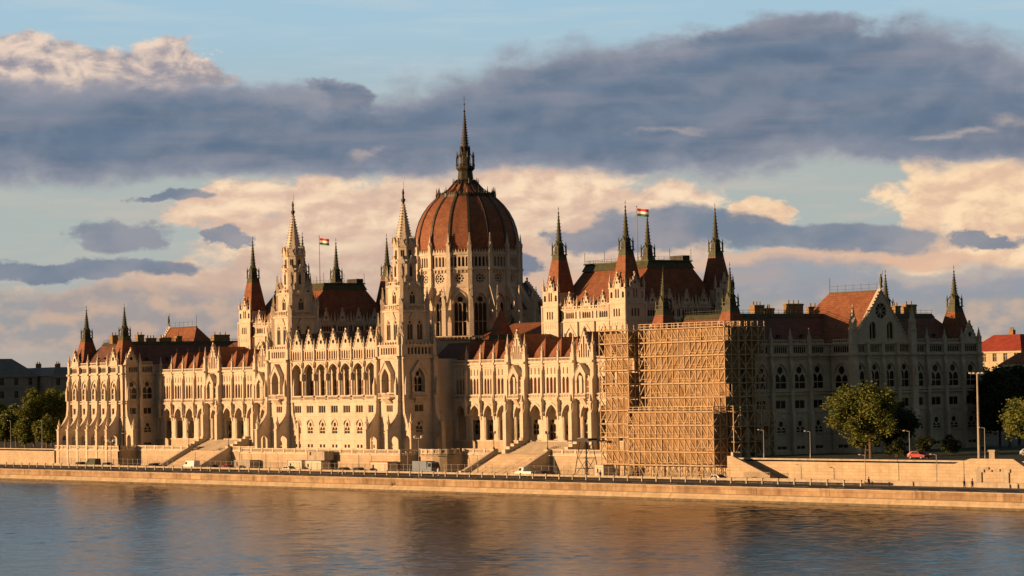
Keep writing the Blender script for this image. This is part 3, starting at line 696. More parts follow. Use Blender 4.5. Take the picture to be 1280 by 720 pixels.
# ---- assembly halls ------------------------------------------------------------------------
def assembly(s):
    sec = put('assembly_hall', None, PB, T(s*63.8, 0, GZ)); w = MB(); x0, x1 = s*63.8-14.6, s*63.8+14.6; yy = 15.8
    xc = s*63.8
    for side in 'WSNE':
        if side in 'WE': hw = 14.6; F = frame(side, xc, -yy if side == 'W' else yy); nb = 3; half = 8.8
        else: hw = yy; F = frame(side, xc+(14.6 if side == 'S' else -14.6), 0); nb = 4; half = 9.9
        vis = side in 'WS'
        w.at(F); bw = 2*half/nb
        for i in range(nb):
            c = -half+bw*(i+.5)
            holes = [rect(c-1.5, c+1.5, 41.0, 42.7), rect(c-2.45, c-2.0, 41.0, 42.7), rect(c+2.0, c+2.45, 41.0, 42.7)]
            F2 = F @ T(0, .9, 0); w.at(F2)
            if vis:
                put_at('window', win('lanc', 3.0, 1.7, 4), sec, F2, c, 0, 41.0)
                for q in (-2.22, 2.22): put_at('window', win('lanc', .45, 1.7, 1), sec, F2, c+q, 0, 41.0)
                hole2 = arch(c, 3.0, 34.5, 37.6, 38.9, 6); holes.append(hole2)
                put_at('window', win('goth', 3.0, 4.4, 3), sec, F2, c, 0, 34.5)
            w.plate(rect(c-bw/2, c+bw/2, 30, 43.2), holes if vis else [], 0, .5, STONE, rim=False, back=False)
            w.plate([(-1.9+c, 37.2), (c-1.9, 37.8), (c, 39.8), (c+1.9, 37.8), (c+1.9, 37.2), (c+1.55, 37.2), (c+1.5, 37.7), (c, 39.2), (c-1.5, 37.7), (c-1.55, 37.2)], [], -.15, .01, STONE2)
            if vis:
                put_at('gable', gable(2.5, 3.1, 'oculus', .4), sec, F2, c, -.05, 43.3)
                put_at('balustrade', balus(round(bw-.6, 2), .75, 9), sec, F2, c, -.1, 43.1)
            for q in (-1, 1): put_at('pinnacle', pinn(.17, 2.4), sec, F2, c+q*1.55, -.05, 43.3)
            put_at('pinnacle', pinn(.2, 2.9), sec, F2, c-bw/2, -.15, 43.2)
        w.at(F @ T(0, .9, 0)); strings(w, -half, half, [(40.3, .25, .3), (42.95, .3, .35)])
        for i in range(nb+1): w.box(-half+bw*i-.22, -half+bw*i+.22, -.45, .05, 30, 40.5, STONE)
        # corner towers on this face
        for sx in (-1, 1):
            c = sx*(hw-2.9); w.at(F)
            hs = [rect(c-1.2+k*.85, c-1.2+k*.85+.5, 41.1, 42.8) for k in range(3)] if vis else []
            w.plate(rect(c-2.9, c+2.9, 30, 44.2), hs, 0, .4, STONE, rim=False, back=False)
            if vis:
                w.plate(rect(c-1.4, c+1.4, 41.0, 42.9), [], .36, .38, GLASS, rim=False, back=False)
            up = [arch(c-1.95, .75, 45.1, 46.1, 46.5, 3), arch(c+1.95, .75, 45.1, 46.1, 46.5, 3), arch(c-.4, .5, 45.1, 46.7, 47.1, 3), arch(c+.4, .5, 45.1, 46.7, 47.1, 3)]
            w.plate(rect(c-2.75, c+2.75, 44.2, 47.2), up if vis else [], .12, .6, STONE, rim=False, back=False)
            if vis: w.plate(rect(c-2.6, c+2.6, 44.4, 47.1), [], .55, .58, GLASS, rim=False, back=False)
            w.box(c-3.05, c+3.05, -.2, .1, 43.8, 44.15, STONE2); w.box(c-2.98, c+2.98, -.15, .1, 40.3, 40.6, STONE2); w.box(c-2.9, c+2.9, .0, .25, 47.1, 47.35, STONE2)
            w.box(c-2.98, c-2.6, -.18, .1, 30, 44, STONE); w.box(c+2.6, c+2.98, -.18, .1, 30, 44, STONE)
            if vis:
                for k in range(5): w.box(c-1.7+.8*k, c-1.7+.8*k+.25, -.08, .02, 39.0, 39.9, STONE2)
                put_at('gable', gable(2.3, 2.9, 'oculus', .3), sec, F, c, .1, 47.2)
            for q in (-2.6, 0 if not vis else 2.6): put_at('pinnacle', pinn(.22, 3.1), sec, F, c+q, .3, 47.2)
            for q in (-1.25, 1.25): put_at('pinnacle', pinn(.14, 2.2), sec, F, c+q, .2, 47.2)
    # wall bodies of the towers (inner sides)
    w.at(I4)
    for sx in (-1, 1):
        for sy in (-1, 1):
            w.box(xc+sx*11.7-2.4, xc+sx*11.7+2.4, sy*12.9-2.3, sy*12.9+2.3, 43.5, 47.3, STONE)
            turret(xc+sx*11.7, sy*12.9, 47.0, 2.45, 55.4, 1.0, 57.9, 64.8, 66.3)
    put('wall', w, sec)
    r = MB(T(xc, 0, 0)); r.hexa((-12.6, 12.6, -13.8, 13.8), (-11.2, 11.2, -6.4, 6.4), 43.2, 51.8, TILE); put('mansard_roof', r, sec)
    r = MB(T(xc, 0, 0)); r.hexa((-11.35, 11.35, -6.9, 6.9), (-11.0, 11.0, -6.1, 6.1), 51.7, 53.2, COPPER); r.box(-11.3, 11.3, -6.4, 6.4, 53.2, 53.5, COPPER)
    for a in ((-11, 11, -6.2, -6.2), (-11, 11, 6.2, 6.2), (-11, -11, -6.2, 6.2), (11, 11, -6.2, 6.2)): cresting(r, a[0], a[1], a[2], a[3], 53.5, .8, 1.5)
    for x, y in ((-11, -6.2), (11, -6.2), (11, 6.2), (-11, 6.2), (-4, -6.2), (4, -6.2), (11, 0)): r.tube((x, y, 53.4), (x, y, 56.0), .05, DARKM)
    r.box(6.5, 10.8, 4, 6.0, 53.5, 54.6, DARKM)
    put('roof_cresting', r, sec)

# ---- dome ---------------------------------------------------------------------------------
def dome():
    sec = put('dome', None, PB, T(0, 0, GZ)); n = 16; ap = math.cos(math.pi/n); RR = 12.75
    w = MB(); fw = 2*RR*math.sin(math.pi/n)
    for k in range(n):
        F = RZ(22.5*k) @ T(0, -RR*ap, 0); w.at(F)
        vis = k in (15, 0, 1, 2, 3, 4, 5, 14) 
        holes = [arch(0, 3.1, 38.2, 46.0, 48.6, 6), circ(0, 52.1, 1.35, 14)]+[arch(-1.85+.925*j, .62, 54.9, 56.8, 57.3, 3) for j in range(5)]
        w.plate(rect(-fw/2, fw/2, 33, 58.2), holes if vis else [], 0, .7, STONE, rim=False, back=False)
        w.box(-fw/2, fw/2, -.35, .05, 54.1, 54.5, STONE2); w.box(-fw/2, fw/2, -.3, .05, 57.7, 58.2, STONE2); w.box(-fw/2, fw/2, -.25, .05, 50.0, 50.25, STONE2); w.box(-fw/2, fw/2, -.3, .05, 37.4, 37.8, STONE2)
        for j in range(6): w.box(-2.3+.92*j-.12, -2.3+.92*j+.12, -.3, 0, 53.4, 54.1, STONE2)
        for j in range(7): w.plate([(-2.45+.7*j, 58.2), (-2.45+.7*j+.55, 58.2), (-2.45+.7*j+.28, 59.1)], [], -.25, .0, STONE2)
        o = arch(0, 3.9, 45.6, 46.1, 49.3, 6); ii = arch(0, 3.2, 45.62, 46.02, 48.65, 6); w.plate(o[1:]+ii[1:][::-1], [], -.25, .02, STONE2)
        if vis:
            put_at('window', win('goth', 3.1, 10.4, 3, 'glass', .7), sec, F, 0, 0, 38.2)
            m = MB(F); m.plate(circ(0, 52.1, 1.36, 14), [circ(.78*math.cos(a*math.pi/4), 52.1+.78*math.sin(a*math.pi/4), .26, 6) for a in range(8)]+[circ(0, 52.1, .36, 8)], .25, .45, STONE2, rim=False); m.plate(circ(0, 52.1, 1.4, 14), [], .6, .62, GLASS, rim=False, back=False)
            put('rose_window', m, sec)
            m = MB(F); m.plate(rect(-2.3, 2.3, 54.8, 57.5), [], .6, .62, GLASS, rim=False, back=False); put('gallery_window', m, sec)
        # buttress at the arris between facets
        A = RZ(22.5*k+11.25); m = MB(A)
        m.sideplate(-.5, .5, [(-RR+.4, 33), (-RR-4.2, 33), (-RR-4.2, 45.0), (-RR-3.6, 45.6), (-RR-3.2, 45.6), (-RR-.55, 50.5), (-RR-.55, 58.4), (-RR+.4, 58.4)],
                    [[(-RR-2.9, 34.2), (-RR-.3, 34.2), (-RR-.3, 41.6), (-RR-1.6, 43.6), (-RR-2.9, 41.6)], [(-RR-2.5, 44.6), (-RR-.3, 44.6), (-RR-.3, 48.2)]], STONE)
        m.box(-.62, .62, -RR-4.35, -RR-3.1, 44.6, 44.9, STONE2); m.box(-.6, .6, -RR-.75, -RR+.2, 54.1, 54.5, STONE2); m.box(-.6, .6, -RR-.7, -RR+.2, 50.1, 50.4, STONE2)
        put('buttress', m, sec)
        put('pinnacle', pinn(.40, 4.4), sec, A @ T(0, -RR-.15, 58.3))
        put('pinnacle', pinn(.42, 4.8), sec, A @ T(0, -RR-3.7, 45.3))
    put('drum', w, sec)
    # ring aisle below
    w = MB(); w.fr(0, 0, 30, 37.4, RR+4.6, RR+4.6, 16, STONE, 0+11.25-90); w.lathe(0, 0, [(RR+4.7, 37.35), (RR+.2, 38.6)], 16, TILEG, 11.25-90)
    for k in range(16):
        w.at(RZ(22.5*k) @ T(0, -(RR+4.7)*ap, 0))
        for j in range(7): w.box(-2.7+.9*j-.1, -2.7+.9*j+.1, -.1, .1, 37.4, 38.3, STONE2)
        w.box(-3.4, 3.4, -.12, .12, 38.2, 38.45, STONE2)
    put('aisle', w, sec)
    prof = [(12.35, 57.6), (12.6, 60.0), (12.4, 62.0), (11.95, 64.3), (11.25, 66.4), (10.25, 68.3), (9.0, 70.0), (7.6, 71.4), (6.9, 72.0)]
    s = MB(); s.lathe(0, 0, prof, 16, TILE, 11.25-90); s.lathe(0, 0, [(6.9, 72.0), (6.1, 72.3), (4.2, 73.7), (2.9, 75.2), (2.2, 76.0)], 16, TILE, 11.25-90)
    s.fr(0, 0, 57.6, 58.6, 12.6, 12.5, 16, DARKM, 11.25-90)
    put('dome_shell', s, sec)
    for k in range(16):
        m = MB(RZ(22.5*k+11.25))
        pr = [(a+.12, z) for a, z in prof]; 
        for (r0, z0), (r1, z1) in zip(pr, pr[1:]+[]): 
            m.add([(-.28, -r0-.05, z0), (.28, -r0-.05, z0), (.26, -r1-.05, z1), (-.26, -r1-.05, z1), (-.28, -r0+.4, z0), (.28, -r0+.4, z0), (.26, -r1+.4, z1), (-.26, -r1+.4, z1)], [(0,1,2,3), (0,3,7,4), (1,5,6,2)], RIB)
        for (r0, z0), (r1, z1) in zip([(6.7, 72.2), (4.3, 73.75), (2.95, 75.25)], [(4.3, 73.75), (2.95, 75.25), (2.2, 76.1)]): m.tube((0, -r0, z0+.1), (0, -r1, z1+.1), .14, RIB)
        put('rib', m, sec)
        m = MB(RZ(22.5*k+11.25)); m.box(-.3, .3, -7.25, -6.7, 71.7, 72.7, DARKM); m.fr(0, -7.0, 72.6, 74.3, .26, .03, 4, DARKM)
        put('crest_finial', m, sec)
    c = MB()
    for k in range(16):
        c.at(RZ(22.5*k) @ T(0, -6.95*ap, 0)); c.box(-1.35, 1.35, -.15, .15, 71.75, 72.25, DARKM)
        for j in range(4): c.plate([(-1.2+.6*j, 72.2), (-1.2+.6*j+.6, 72.2), (-1.2+.6*j+.3, 73.0)], [], -.1, .1, DARKM)
    put('crest_ring', c, sec)
    l = MB(); l.lathe(0, 0, [(3.3, 75.0), (3.2, 75.3), (2.0, 76.2), (1.75, 78.2), (2.35, 78.9), (2.35, 79.3), (1.5, 79.3)], 8, DARKM, 22.5)
    l.fr(0, 0, 79.2, 83.4, 1.2, .95, 8, DARKM, 22.5)
    for k in range(8):
        l.at(RZ(45*k)); l.plate(rect(-.8, .8, 79.3, 80.0), [rect(-.6, .6, 79.45, 79.9)], -2.2, -2.1, DARKM)
        l.at(RZ(45*k+22.5)); l.box(-.12, .12, -2.25, -2.0, 79.2, 81.6, DARKM); l.fr(0, -2.12, 81.5, 83.0, .2, .03, 4, DARKM); l.tube((0, -2.1, 81.2), (0, -1.0, 82.8), .1, DARKM)
        l.fr(0, -3.1, 75.2, 76.6, .2, .03, 4, DARKM)
        l.at(RZ(45*k)); l.plate([(-.45, 82.2), (.45, 82.2), (0, 84.2)], [], -1.25, -.8, DARKM)
    put('lantern', l, sec)
    sp = MB(); sp.fr(0, 0, 83.2, 92.6, .9, .12, 8, RIB, 22.5)
    for i in range(14):
        t = (i+.5)/14; z = 83.4+9*t; r = .9*(1-t)+.12
        for k in range(4): a = R(45+90*k); sp.box(r*math.cos(a)-.09, r*math.cos(a)+.09, r*math.sin(a)-.09, r*math.sin(a)+.09, z-.1, z+.12, RIB)
    sp.lathe(0, 0, [(.1, 92.4), (.3, 92.7), (.1, 93.0), (.07, 94.2), (.22, 94.4), (.06, 94.65)], 8, DARKM); sp.tube((0, 0, 94), (0, 0, 96.4), .05, DARKM); sp.tube((-.35, .0, 95.6), (.45, 0, 95.6), .06, DARKM)
    put('spire', sp, sec)

def linking_ranges():
    """nave roofs between dome and halls, transept, east range"""
    sec = put('linking_range', None, PB, T(0, 5, GZ)); w = MB(); r = MB()
    for s in (-1, 1):
        a, b = sorted((s*11, s*49.4)); w.box(a, b, -9.5, 9.5, GZ, 36.5, STONE)
        r.add([(a, -9.9, 36.3), (b, -9.9, 36.3), (b, 0, 41.2), (a, 0, 41.2), (b, 9.9, 36.3), (a, 9.9, 36.3)], [(0,1,2,3), (3,2,4,5), (1,4,2)], TILE)
        a, b = sorted((s*76, s*106)); w.box(a, b, -6, 6, GZ, 36.5, STONE)
        r.add([(a, -6.3, 36.3), (b, -6.3, 36.3), (b, 0, 39.6), (a, 0, 39.6), (b, 6.3, 36.3), (a, 6.3, 36.3)], [(0,1,2,3), (3,2,4,5)], TILE)
        a, b = sorted((s*11, s*106)); w.box(a, b, 20, 34, GZ, 33.5, STONE)
        r.hexa((a, b, 20.4, 33.8), (a, b, 24, 30), 33.4, 37.5, TILE)
    w.box(-8.5, 8.5, 10, 20, GZ, 44, STONE); w.box(-12, 12, 18, 38, GZ, 33.5, STONE)
    r.add([(-8.8, 9, 43.8), (8.8, 9, 43.8), (0, 9, 51.6), (-8.8, 17.4, 43.8), (8.8, 17.4, 43.8), (0, 17.4, 51.6)], [(0,2,5,3), (1,4,5,2), (3,5,4)], TILEG)
    put('wall', w, sec); put('roof', r, sec)
    put('gable', gable(17.6, 8.0, 'oculus_lan', .6), sec, frame('E', 0, 18.2) @ T(0, 0, 43.9))
    put('pinnacle', pinn(.6, 6.5), sec, T(8.9, 17.6, 43.8))
    # little pyramid turrets beside the dome
    for s in (1,):
        m = MB(T(s*31.6, -14, 0)); m.box(-2.0, 2.0, -2.0, 2.0, 30, 37.3, STONE); m.hexa((-2.1,2.1,-2.1,2.1), (-1.95,1.95,-1.95,1.95), 37.2, 38.2, COPPER); m.hexa((-1.95,1.95,-1.95,1.95), (-.12,.12,-.12,.12), 38.2, 44.0, TILE); m.tube((0,0,43.8), (0,0,45.4), .06, DARKM)
        put('pyramid_roof', m, sec)
    for s in (-1, 1):
        m = MB(); a, b = sorted((s*18, s*27.8)); m.box(a, b, -25, -14.4, GZ, 31.5, STONE); put('wall', m, sec)
        m = MB(); m.add([(a, -25, 31.5), (b, -25, 31.5), (b, -19, 36.6), (a, -19, 36.6), (b, -10, 36.8), (a, -10, 36.8)], [(0,1,2,3), (3,2,4,5)], TILEG); put('roof', m, sec)

end_wing(-1); end_wing(1); wing(-1); wing(1); centre(); river_tower(-1); river_tower(1); assembly(-1); assembly(1); dome(); linking_ranges()

# roof flags
def flag(x, label):
    t = thing('flagpole', label, 'flag', T(x, 0, 53.4), 'tricolour flags on the hall roofs')
    m = MB(T(x, 0, 0)); m.tube((0, 0, 53.4), (0, 0, 65.9), .13, GALV, 8, .06); m.fr(0, 0, 65.8, 66.1, .13, .05, 6, DARKM); put('pole', m, t)
    m = MB(T(x, 0, 0) @ RZ(30))
    L = 2.7; nx = 12
    for j, c in enumerate((RED, WHITE, GREEN)):
        vs = []; fs = []
        for i in range(nx+1):
            u = i/nx*L; y = .28*math.sin(u*2.4)*min(1, u); sag = -.14*u
            for q in (0, 1): vs.append((.1+u, y, 65.5-.56*(j+q)+sag))
        for i in range(nx): fs.append((2*i, 2*i+1, 2*i+3, 2*i+2))
        m.add(vs, fs, c)
    put('flag', m, t)
flag(-63.9, 'red white green flag flying from the roof left of the big dome')
flag(63.9, 'red white green flag flying from the roof right of the big dome')

# ==================================================================== GROUND, TERRACE, QUAY
QZ = 7.7; WZ = 5.0; QY = -66.0
def sheet(name, x0, x1, y0, y1, z, m): put(name, MB_box(x0, x1, y0, y1, z, m), kind='structure')
def MB_box(x0, x1, y0, y1, z, m, t=.5):
    b = MB(); b.box(x0, x1, y0, y1, z-t, z, m); return b
sheet('city_ground', -4000, 4000, -33.0, 6000, 11.86, EARTH)
sheet('quay_paving', -4000, 4000, -65.6, -32.9, QZ, DUST)
b = MB(); b.box(-4000, 4000, -65.4, -54.6, QZ, QZ+.012, ASPH); put('quay_road', b, kind='structure')
b = MB()
for i in range(-60, 60):
    b.box(i*9-2, i*9+2, -60.08, -59.92, QZ+.012, QZ+.018, P_CREAM)
put('road_marking', b, kind='structure')
b = MB(); b.box(-134.8, -100.7, -38.5, -32.9, GZ-.3, GZ+.006, PAVE); b.box(-100.2, -33.5, -33.2, -24.9, GZ-.3, GZ+.006, PAVE); b.box(-32.9, 32.9, -43.5, -25, GZ-.3, GZ+.006, PAVE); b.box(33.5, 100.2, -33.2, -24.9, GZ-.3, GZ+.006, PAVE); b.box(100.7, 139.6, -38.5, -32.9, GZ-.3, GZ+.006, PAVE)
put('terrace_paving', b, kind='structure')
b = MB(); b.box(140, 420, -41, -32.9, 11.36, 11.86, EARTH); b.box(-700, -135.2, -38.9, -32.9, 11.36, 11.86, EARTH); put('upper_bank_ground', b, kind='structure')
b = MB(); b.box(139.5, 420, -31, 40, 11.85, 11.875, GRASS); put('lawn', b, kind='structure')
b = MB(); b.box(141, 420, -37.5, -31.5, 11.86, 11.88, ASPH); b.box(-700, -142, -35.5, -29.5, 11.86, 11.88, ASPH); put('upper_road', b, kind='structure')

# terrace walls
def wall_run(t, pts, z0, z1, m=TERR, th=.8, bal=True):
    for (xa, ya), (xb, yb) in zip(pts, pts[1:]):
        L = math.hypot(xb-xa, yb-ya); a = math.degrees(math.atan2(yb-ya, xb-xa)); M = T(xa, ya, 0) @ RZ(a)
        w = MB(M); w.box(0, L, 0, th, z0, z1, m); w.box(-.1, L+.1, -.12, th, z1-.35, z1-.05, STONE2); w.box(0, L, -.12, .1, z0, z0+.6, m)
        if bal:
            n = max(1, round(L/4.6)); w.box(0, L, .05, .45, z1-.02, z1+.2, STONE2); w.box(0, L, .0, .5, z1+.8, z1+1.02, STONE2)
            for i in range(n+1):
                x = L*i/n; w.box(max(-.05, x-.35), min(L+.05, x+.35), -.05, .55, z1, z1+1.08, STONE2)
                if i < n:
                    k = 9
                    for j in range(k): xx = x+.35+(L/n-.7)*(j+.5)/k; w.box(xx-.1, xx+.1, .14, .36, z1+.2, z1+.8, STONE2)
        put('wall_section', w, t)
tw = thing('terrace_wall', 'pale stone terrace wall with balustrade running in front of the parliament', 'terrace wall', T(0, -44, QZ))
wall_run(tw, [(-135.2, -32.9), (-135.2, -38.9), (-100.3, -38.9), (-100.3, -33.6), (-73.6, -33.6)], QZ-.2, GZ)
wall_run(tw, [(-54.6, -33.6), (-33.2, -33.6), (-33.2, -43.9), (33.2, -43.9)], QZ-.2, GZ); wall_run(tw, [(33.23, -43.95), (33.23, -38.0)], QZ-.2, GZ)
wall_run(tw, [(42.5, -33.6), (54.6, -33.6)], QZ-.2, GZ); wall_run(tw, [(73.6, -33.6), (100.3, -33.6), (100.3, -38.9), (140, -38.9), (140, -41)], QZ-.2, GZ)
# round bastion beside the southern river tower
pts = [(38.1+5.0*math.cos(R(a)), -36.0+4.6*math.sin(R(a))) for a in range(215, 376, 20)]
w = MB()
poly = [(33.0, -33.3)]+[(33.0, pts[0][1]+.3)]+pts+[(43.0, -33.3)]
nn = len(poly)
for z0, z1, e in ((QZ-.2, GZ, 0), ):
    w.add([(x, y, z0) for x, y in poly]+[(x, y, z1) for x, y in poly], [(i, (i+1) % nn, nn+(i+1) % nn, nn+i) for i in range(nn)]+[tuple(range(nn, 2*nn))], TERR)
put('bastion', w, tw)
wall_run(tw, [(33.2, pts[0][1]-.15)]+[(38+(x-38)*1.03, -36+(y+36)*1.03) for x, y in pts], GZ-.6, GZ+.02, th=.4)

def stairs(s, label):
    t = thing('river_staircase', label, 'staircase', T(s*64.1, -42, QZ), 'staircases down to the quay')
    x0, x1 = s*64.1-9.5, s*64.1+9.5; n = 26; m = MB()
    for i in range(n):
        y = -33.6-.33*i; z = GZ-(GZ-QZ)*(i+1)/n; m.box(x0+.7, x1-.7, y-.33, y+.02, QZ-.1, z, TERR)
    put('steps', m, t)
    for x in (x0, x1):
        m = MB(); m.sideplate(x-.5 if x == x0 else x-.5, x+.5, [(-33.2, QZ-.1), (-33.2, GZ+.75), (-34.3, GZ+.75), (-42.6, QZ+.75), (-43.4, QZ+.75), (-43.4, QZ-.1)], [], STONE)
        m.box(x-.65, x+.65, -34.6, -33.3, GZ+.7, GZ+1.0, STONE2); put('parapet', m, t)
    # upper flight from terrace to arcade
    m = MB(); a, b = s*66.9-10.2, s*66.9+10.2; k = 14
    for i in range(k):
        y = -26.2-.42*i; z = 14.5-(14.5-GZ)*(i+1)/(k+1); m.box(a, b, y-.42, y+.02, GZ-.1, z, PAVE)
    put('upper_steps', m, t)
    for x in (a, b):
        m = MB()
        for i in range(5): m.box(x-.6, x+.6, -27-1.2*i-1.2, -27-1.2*i+.05, GZ-.1, 15.2-.6*i, STONE)
        put('stepped_parapet', m, t)
    for x in (x0, x1):
        m = MB(T(x, -34.0, 0)); lamp_post(m, GZ+1.0, 3.6); put('lamp', m, t)
def lamp_post(m, z, h):
    m.fr(0, 0, z, z+.5, .25, .14, 6, IRON); m.tube((0, 0, z), (0, 0, z+h), .08, IRON, 6); m.tube((-.5, 0, z+h-.4), (.5, 0, z+h-.4), .05, IRON)
    for x in (-.5, .5): m.lathe(x, 0, [(.05, z+h-.35), (.2, z+h-.1), (.16, z+h+.25), (.02, z+h+.4)], 6, IRON)
stairs(-1, 'broad stone staircase down to the quay left of the two white river towers')
stairs(1, 'broad stone staircase down to the quay between right river tower and scaffold')

# quay wall
qw = thing('quay_wall', 'long stained stone quay wall along the water with lower ledge', 'quay wall', T(0, QY, WZ))
w = MB(); w.box(-2500, 1500, QY, QY+.8, 6.35, QZ+.02, QUAY); put('upper_courses', w, qw)
w = MB(); w.box(-2500, 1500, QY-.18, QY+.9, QZ-.06, QZ+.10, CONC)
put('coping', w, qw)
w = MB(); w.add([(-2500, QY-.1, 6.4), (1500, QY-.1, 6.4), (1500, QY-.5, 6.3), (-2500, QY-.5, 6.3), (1500, QY-1.6, WZ-.6), (-2500, QY-1.6, WZ-.6)], [(0,1,2,3), (3,2,4,5)], QUAYB); put('lower_batter', w, qw)
w = MB(); w.add([(-2500, QY-1.30, 5.42), (1500, QY-1.30, 5.42), (1500, QY-1.64, WZ-.6), (-2500, QY-1.64, WZ-.6)], [(0,1,2,3)], WET); put('wet_band', w, qw)
w = MB()
for i in range(24):
    x = -185+i*21+rnd.uniform(-3, 3); w.box(x-.06, x+.06, QY-.05, QY+.02, 6.5, QZ-.1, QUAY)
put('joint', w, qw)

# right-hand retaining wall
rw = thing('retaining_wall', 'golden stone retaining wall right of the scaffolding with bare flat top', 'retaining wall', T(200, -41, QZ))
w = MB(); w.box(140.3, 420, -41, -40.2, QZ-.2, 11.7, TERR); put('stone_face', w, rw)
w = MB(); w.box(140.3, 420, -41.15, -40.1, 11.65, 11.95, CONC); put('coping', w, rw)
w = MB(); w.plate([(200.2, QZ-.1), (219.5, QZ-.1), (219.5, 9.6), (214.2, 12.35), (204.2, 12.35), (201, 11.6), (200.2, 11.4)], [], -42.2, -41, TERR)
for x0, x1, z0, z1 in ((205.6, 206.9, QZ, 10.0), (212.0, 213.3, QZ, 10.0), (205.3, 207.5, 10.0, 10.5), (211.6, 213.6, 10.0, 10.6), (206.0, 208.6, 10.5, 10.9), (208.2, 209.3, 10.1, 10.45), (210.0, 211.2, 10.2, 10.6)): w.box(x0, x1, -42.5, -42.15, z0, z1, CONC)
put('carved_doorway', w, rw)
w = MB(); w.box(208.3, 209.6, -41.9, -41.0, 12.3, 13.9, CONC); w.box(208.1, 209.8, -42.0, -40.9, 13.6, 13.85, CONC); put('stone_block', w, rw)
sw = thing('quay_side_stair', 'narrow stone stair with sloping parapet descending at the foot of the scaffolding', 'stair', T(148, -43, QZ))
w = MB(); w.plate([(142.6, QZ-.1), (142.6, 12.4), (144.0, 12.4), (154.6, 8.8), (154.6, QZ-.1)], [], -44.4, -43.8, TERR); put('parapet', w, sw)
w = MB()
for i in range(20): w.box(143.4+.56*i, 143.4+.56*(i+1)+.02, -43.8, -41.0, QZ-.1, GZ-(GZ-QZ)*(i+1)/21, TERR)
put('steps', w, sw)
w = MB()
for i in range(12): w.tube((154.6+i*.01, -44.1-.9*0, 8), (154.6, -44.1, 9.6), .05, IRON) if i == 0 else None
for i in range(13): w.tube((147.5+i*.6, -44.6, QZ), (147.5+i*.6, -44.6, 9.4), .04, GALV)
w.tube((147.5, -44.6, 9.4), (154.7, -44.6, 9.4), .04, GALV); put('railing', w, sw)
nb = thing('bank_wall', 'sunlit stone embankment wall left of the parliament terrace below the trees', 'embankment wall', T(-200, -39, QZ))
w = MB(); w.box(-700, -135.3, -38.9, -38.2, QZ-.2, 11.8, TERR); put('stone_face', w, nb); w = MB(); w.box(-700, -135.3, -39.05, -38.1, 11.7, 12.0, CONC); put('coping', w, nb)

# guard rail along the road
gr = thing('guard_rail', 'long low concrete guard rail with posts along the quay road', 'guard rail', T(0, -54, QZ))
w = MB(); w.box(-230, 190, -54.2, -54.0, QZ+.55, QZ+.95, CONC); put('rail_beam', w, gr)
post = MB(); post.box(-.14, .14, -.25, .1, 0, 1.12, CONC); pm = post.mesh('post')
for i in range(98): put('post', pm, gr, T(-228+i*4.3, -54.1, QZ))
# low wall continuing to the right
lw = thing('low_parapet', 'low pale parapet wall between road and footpath at far right', 'parapet', T(200, -50, QZ))
w = MB(); w.box(150, 420, -49.2, -48.8, QZ, QZ+.75, CONC); put('wall_body', w, lw); w = MB(); w.box(150, 420, -49.3, -48.7, QZ+.72, QZ+.86, CONC); put('coping', w, lw)
# wire fence on the quay
def fence(x0, x1, y, h, label, step=2.4):
    t = thing('wire_fence', label, 'fence', T((x0+x1)/2, y, QZ), 'wire fences along the quay')
    w = MB()
    n = int((x1-x0)/.45)
    for i in range(n+1): x = x0+(x1-x0)*i/n; w.tube((x, y, QZ+.1), (x, y, QZ+h), .013, GALV, 3)
    for z in (.15, h*.5, h): w.tube((x0, y, QZ+z), (x1, y, QZ+z), .022, GALV, 3)
    put('mesh_panel', w, t)
    n = int((x1-x0)/step); me = MB(); me.tube((0, 0, 0), (0, 0, h+.1), .045, GALV, 5); me = me.mesh('post')
    for i in range(min(n+1, 95)): put('post', me, t, T(x0+(x1-x0)*i/n, y, QZ))
fence(-123, -64, -44.5, 2.1, 'wire fence at the foot of the wall left of the left staircase')
fence(-46, 47, -47.6, 2.1, 'wire fence below the two white river towers behind parked vehicles')
fence(55, 142, -47.6, 2.3, 'wire fence around the building site in front of the scaffolding')

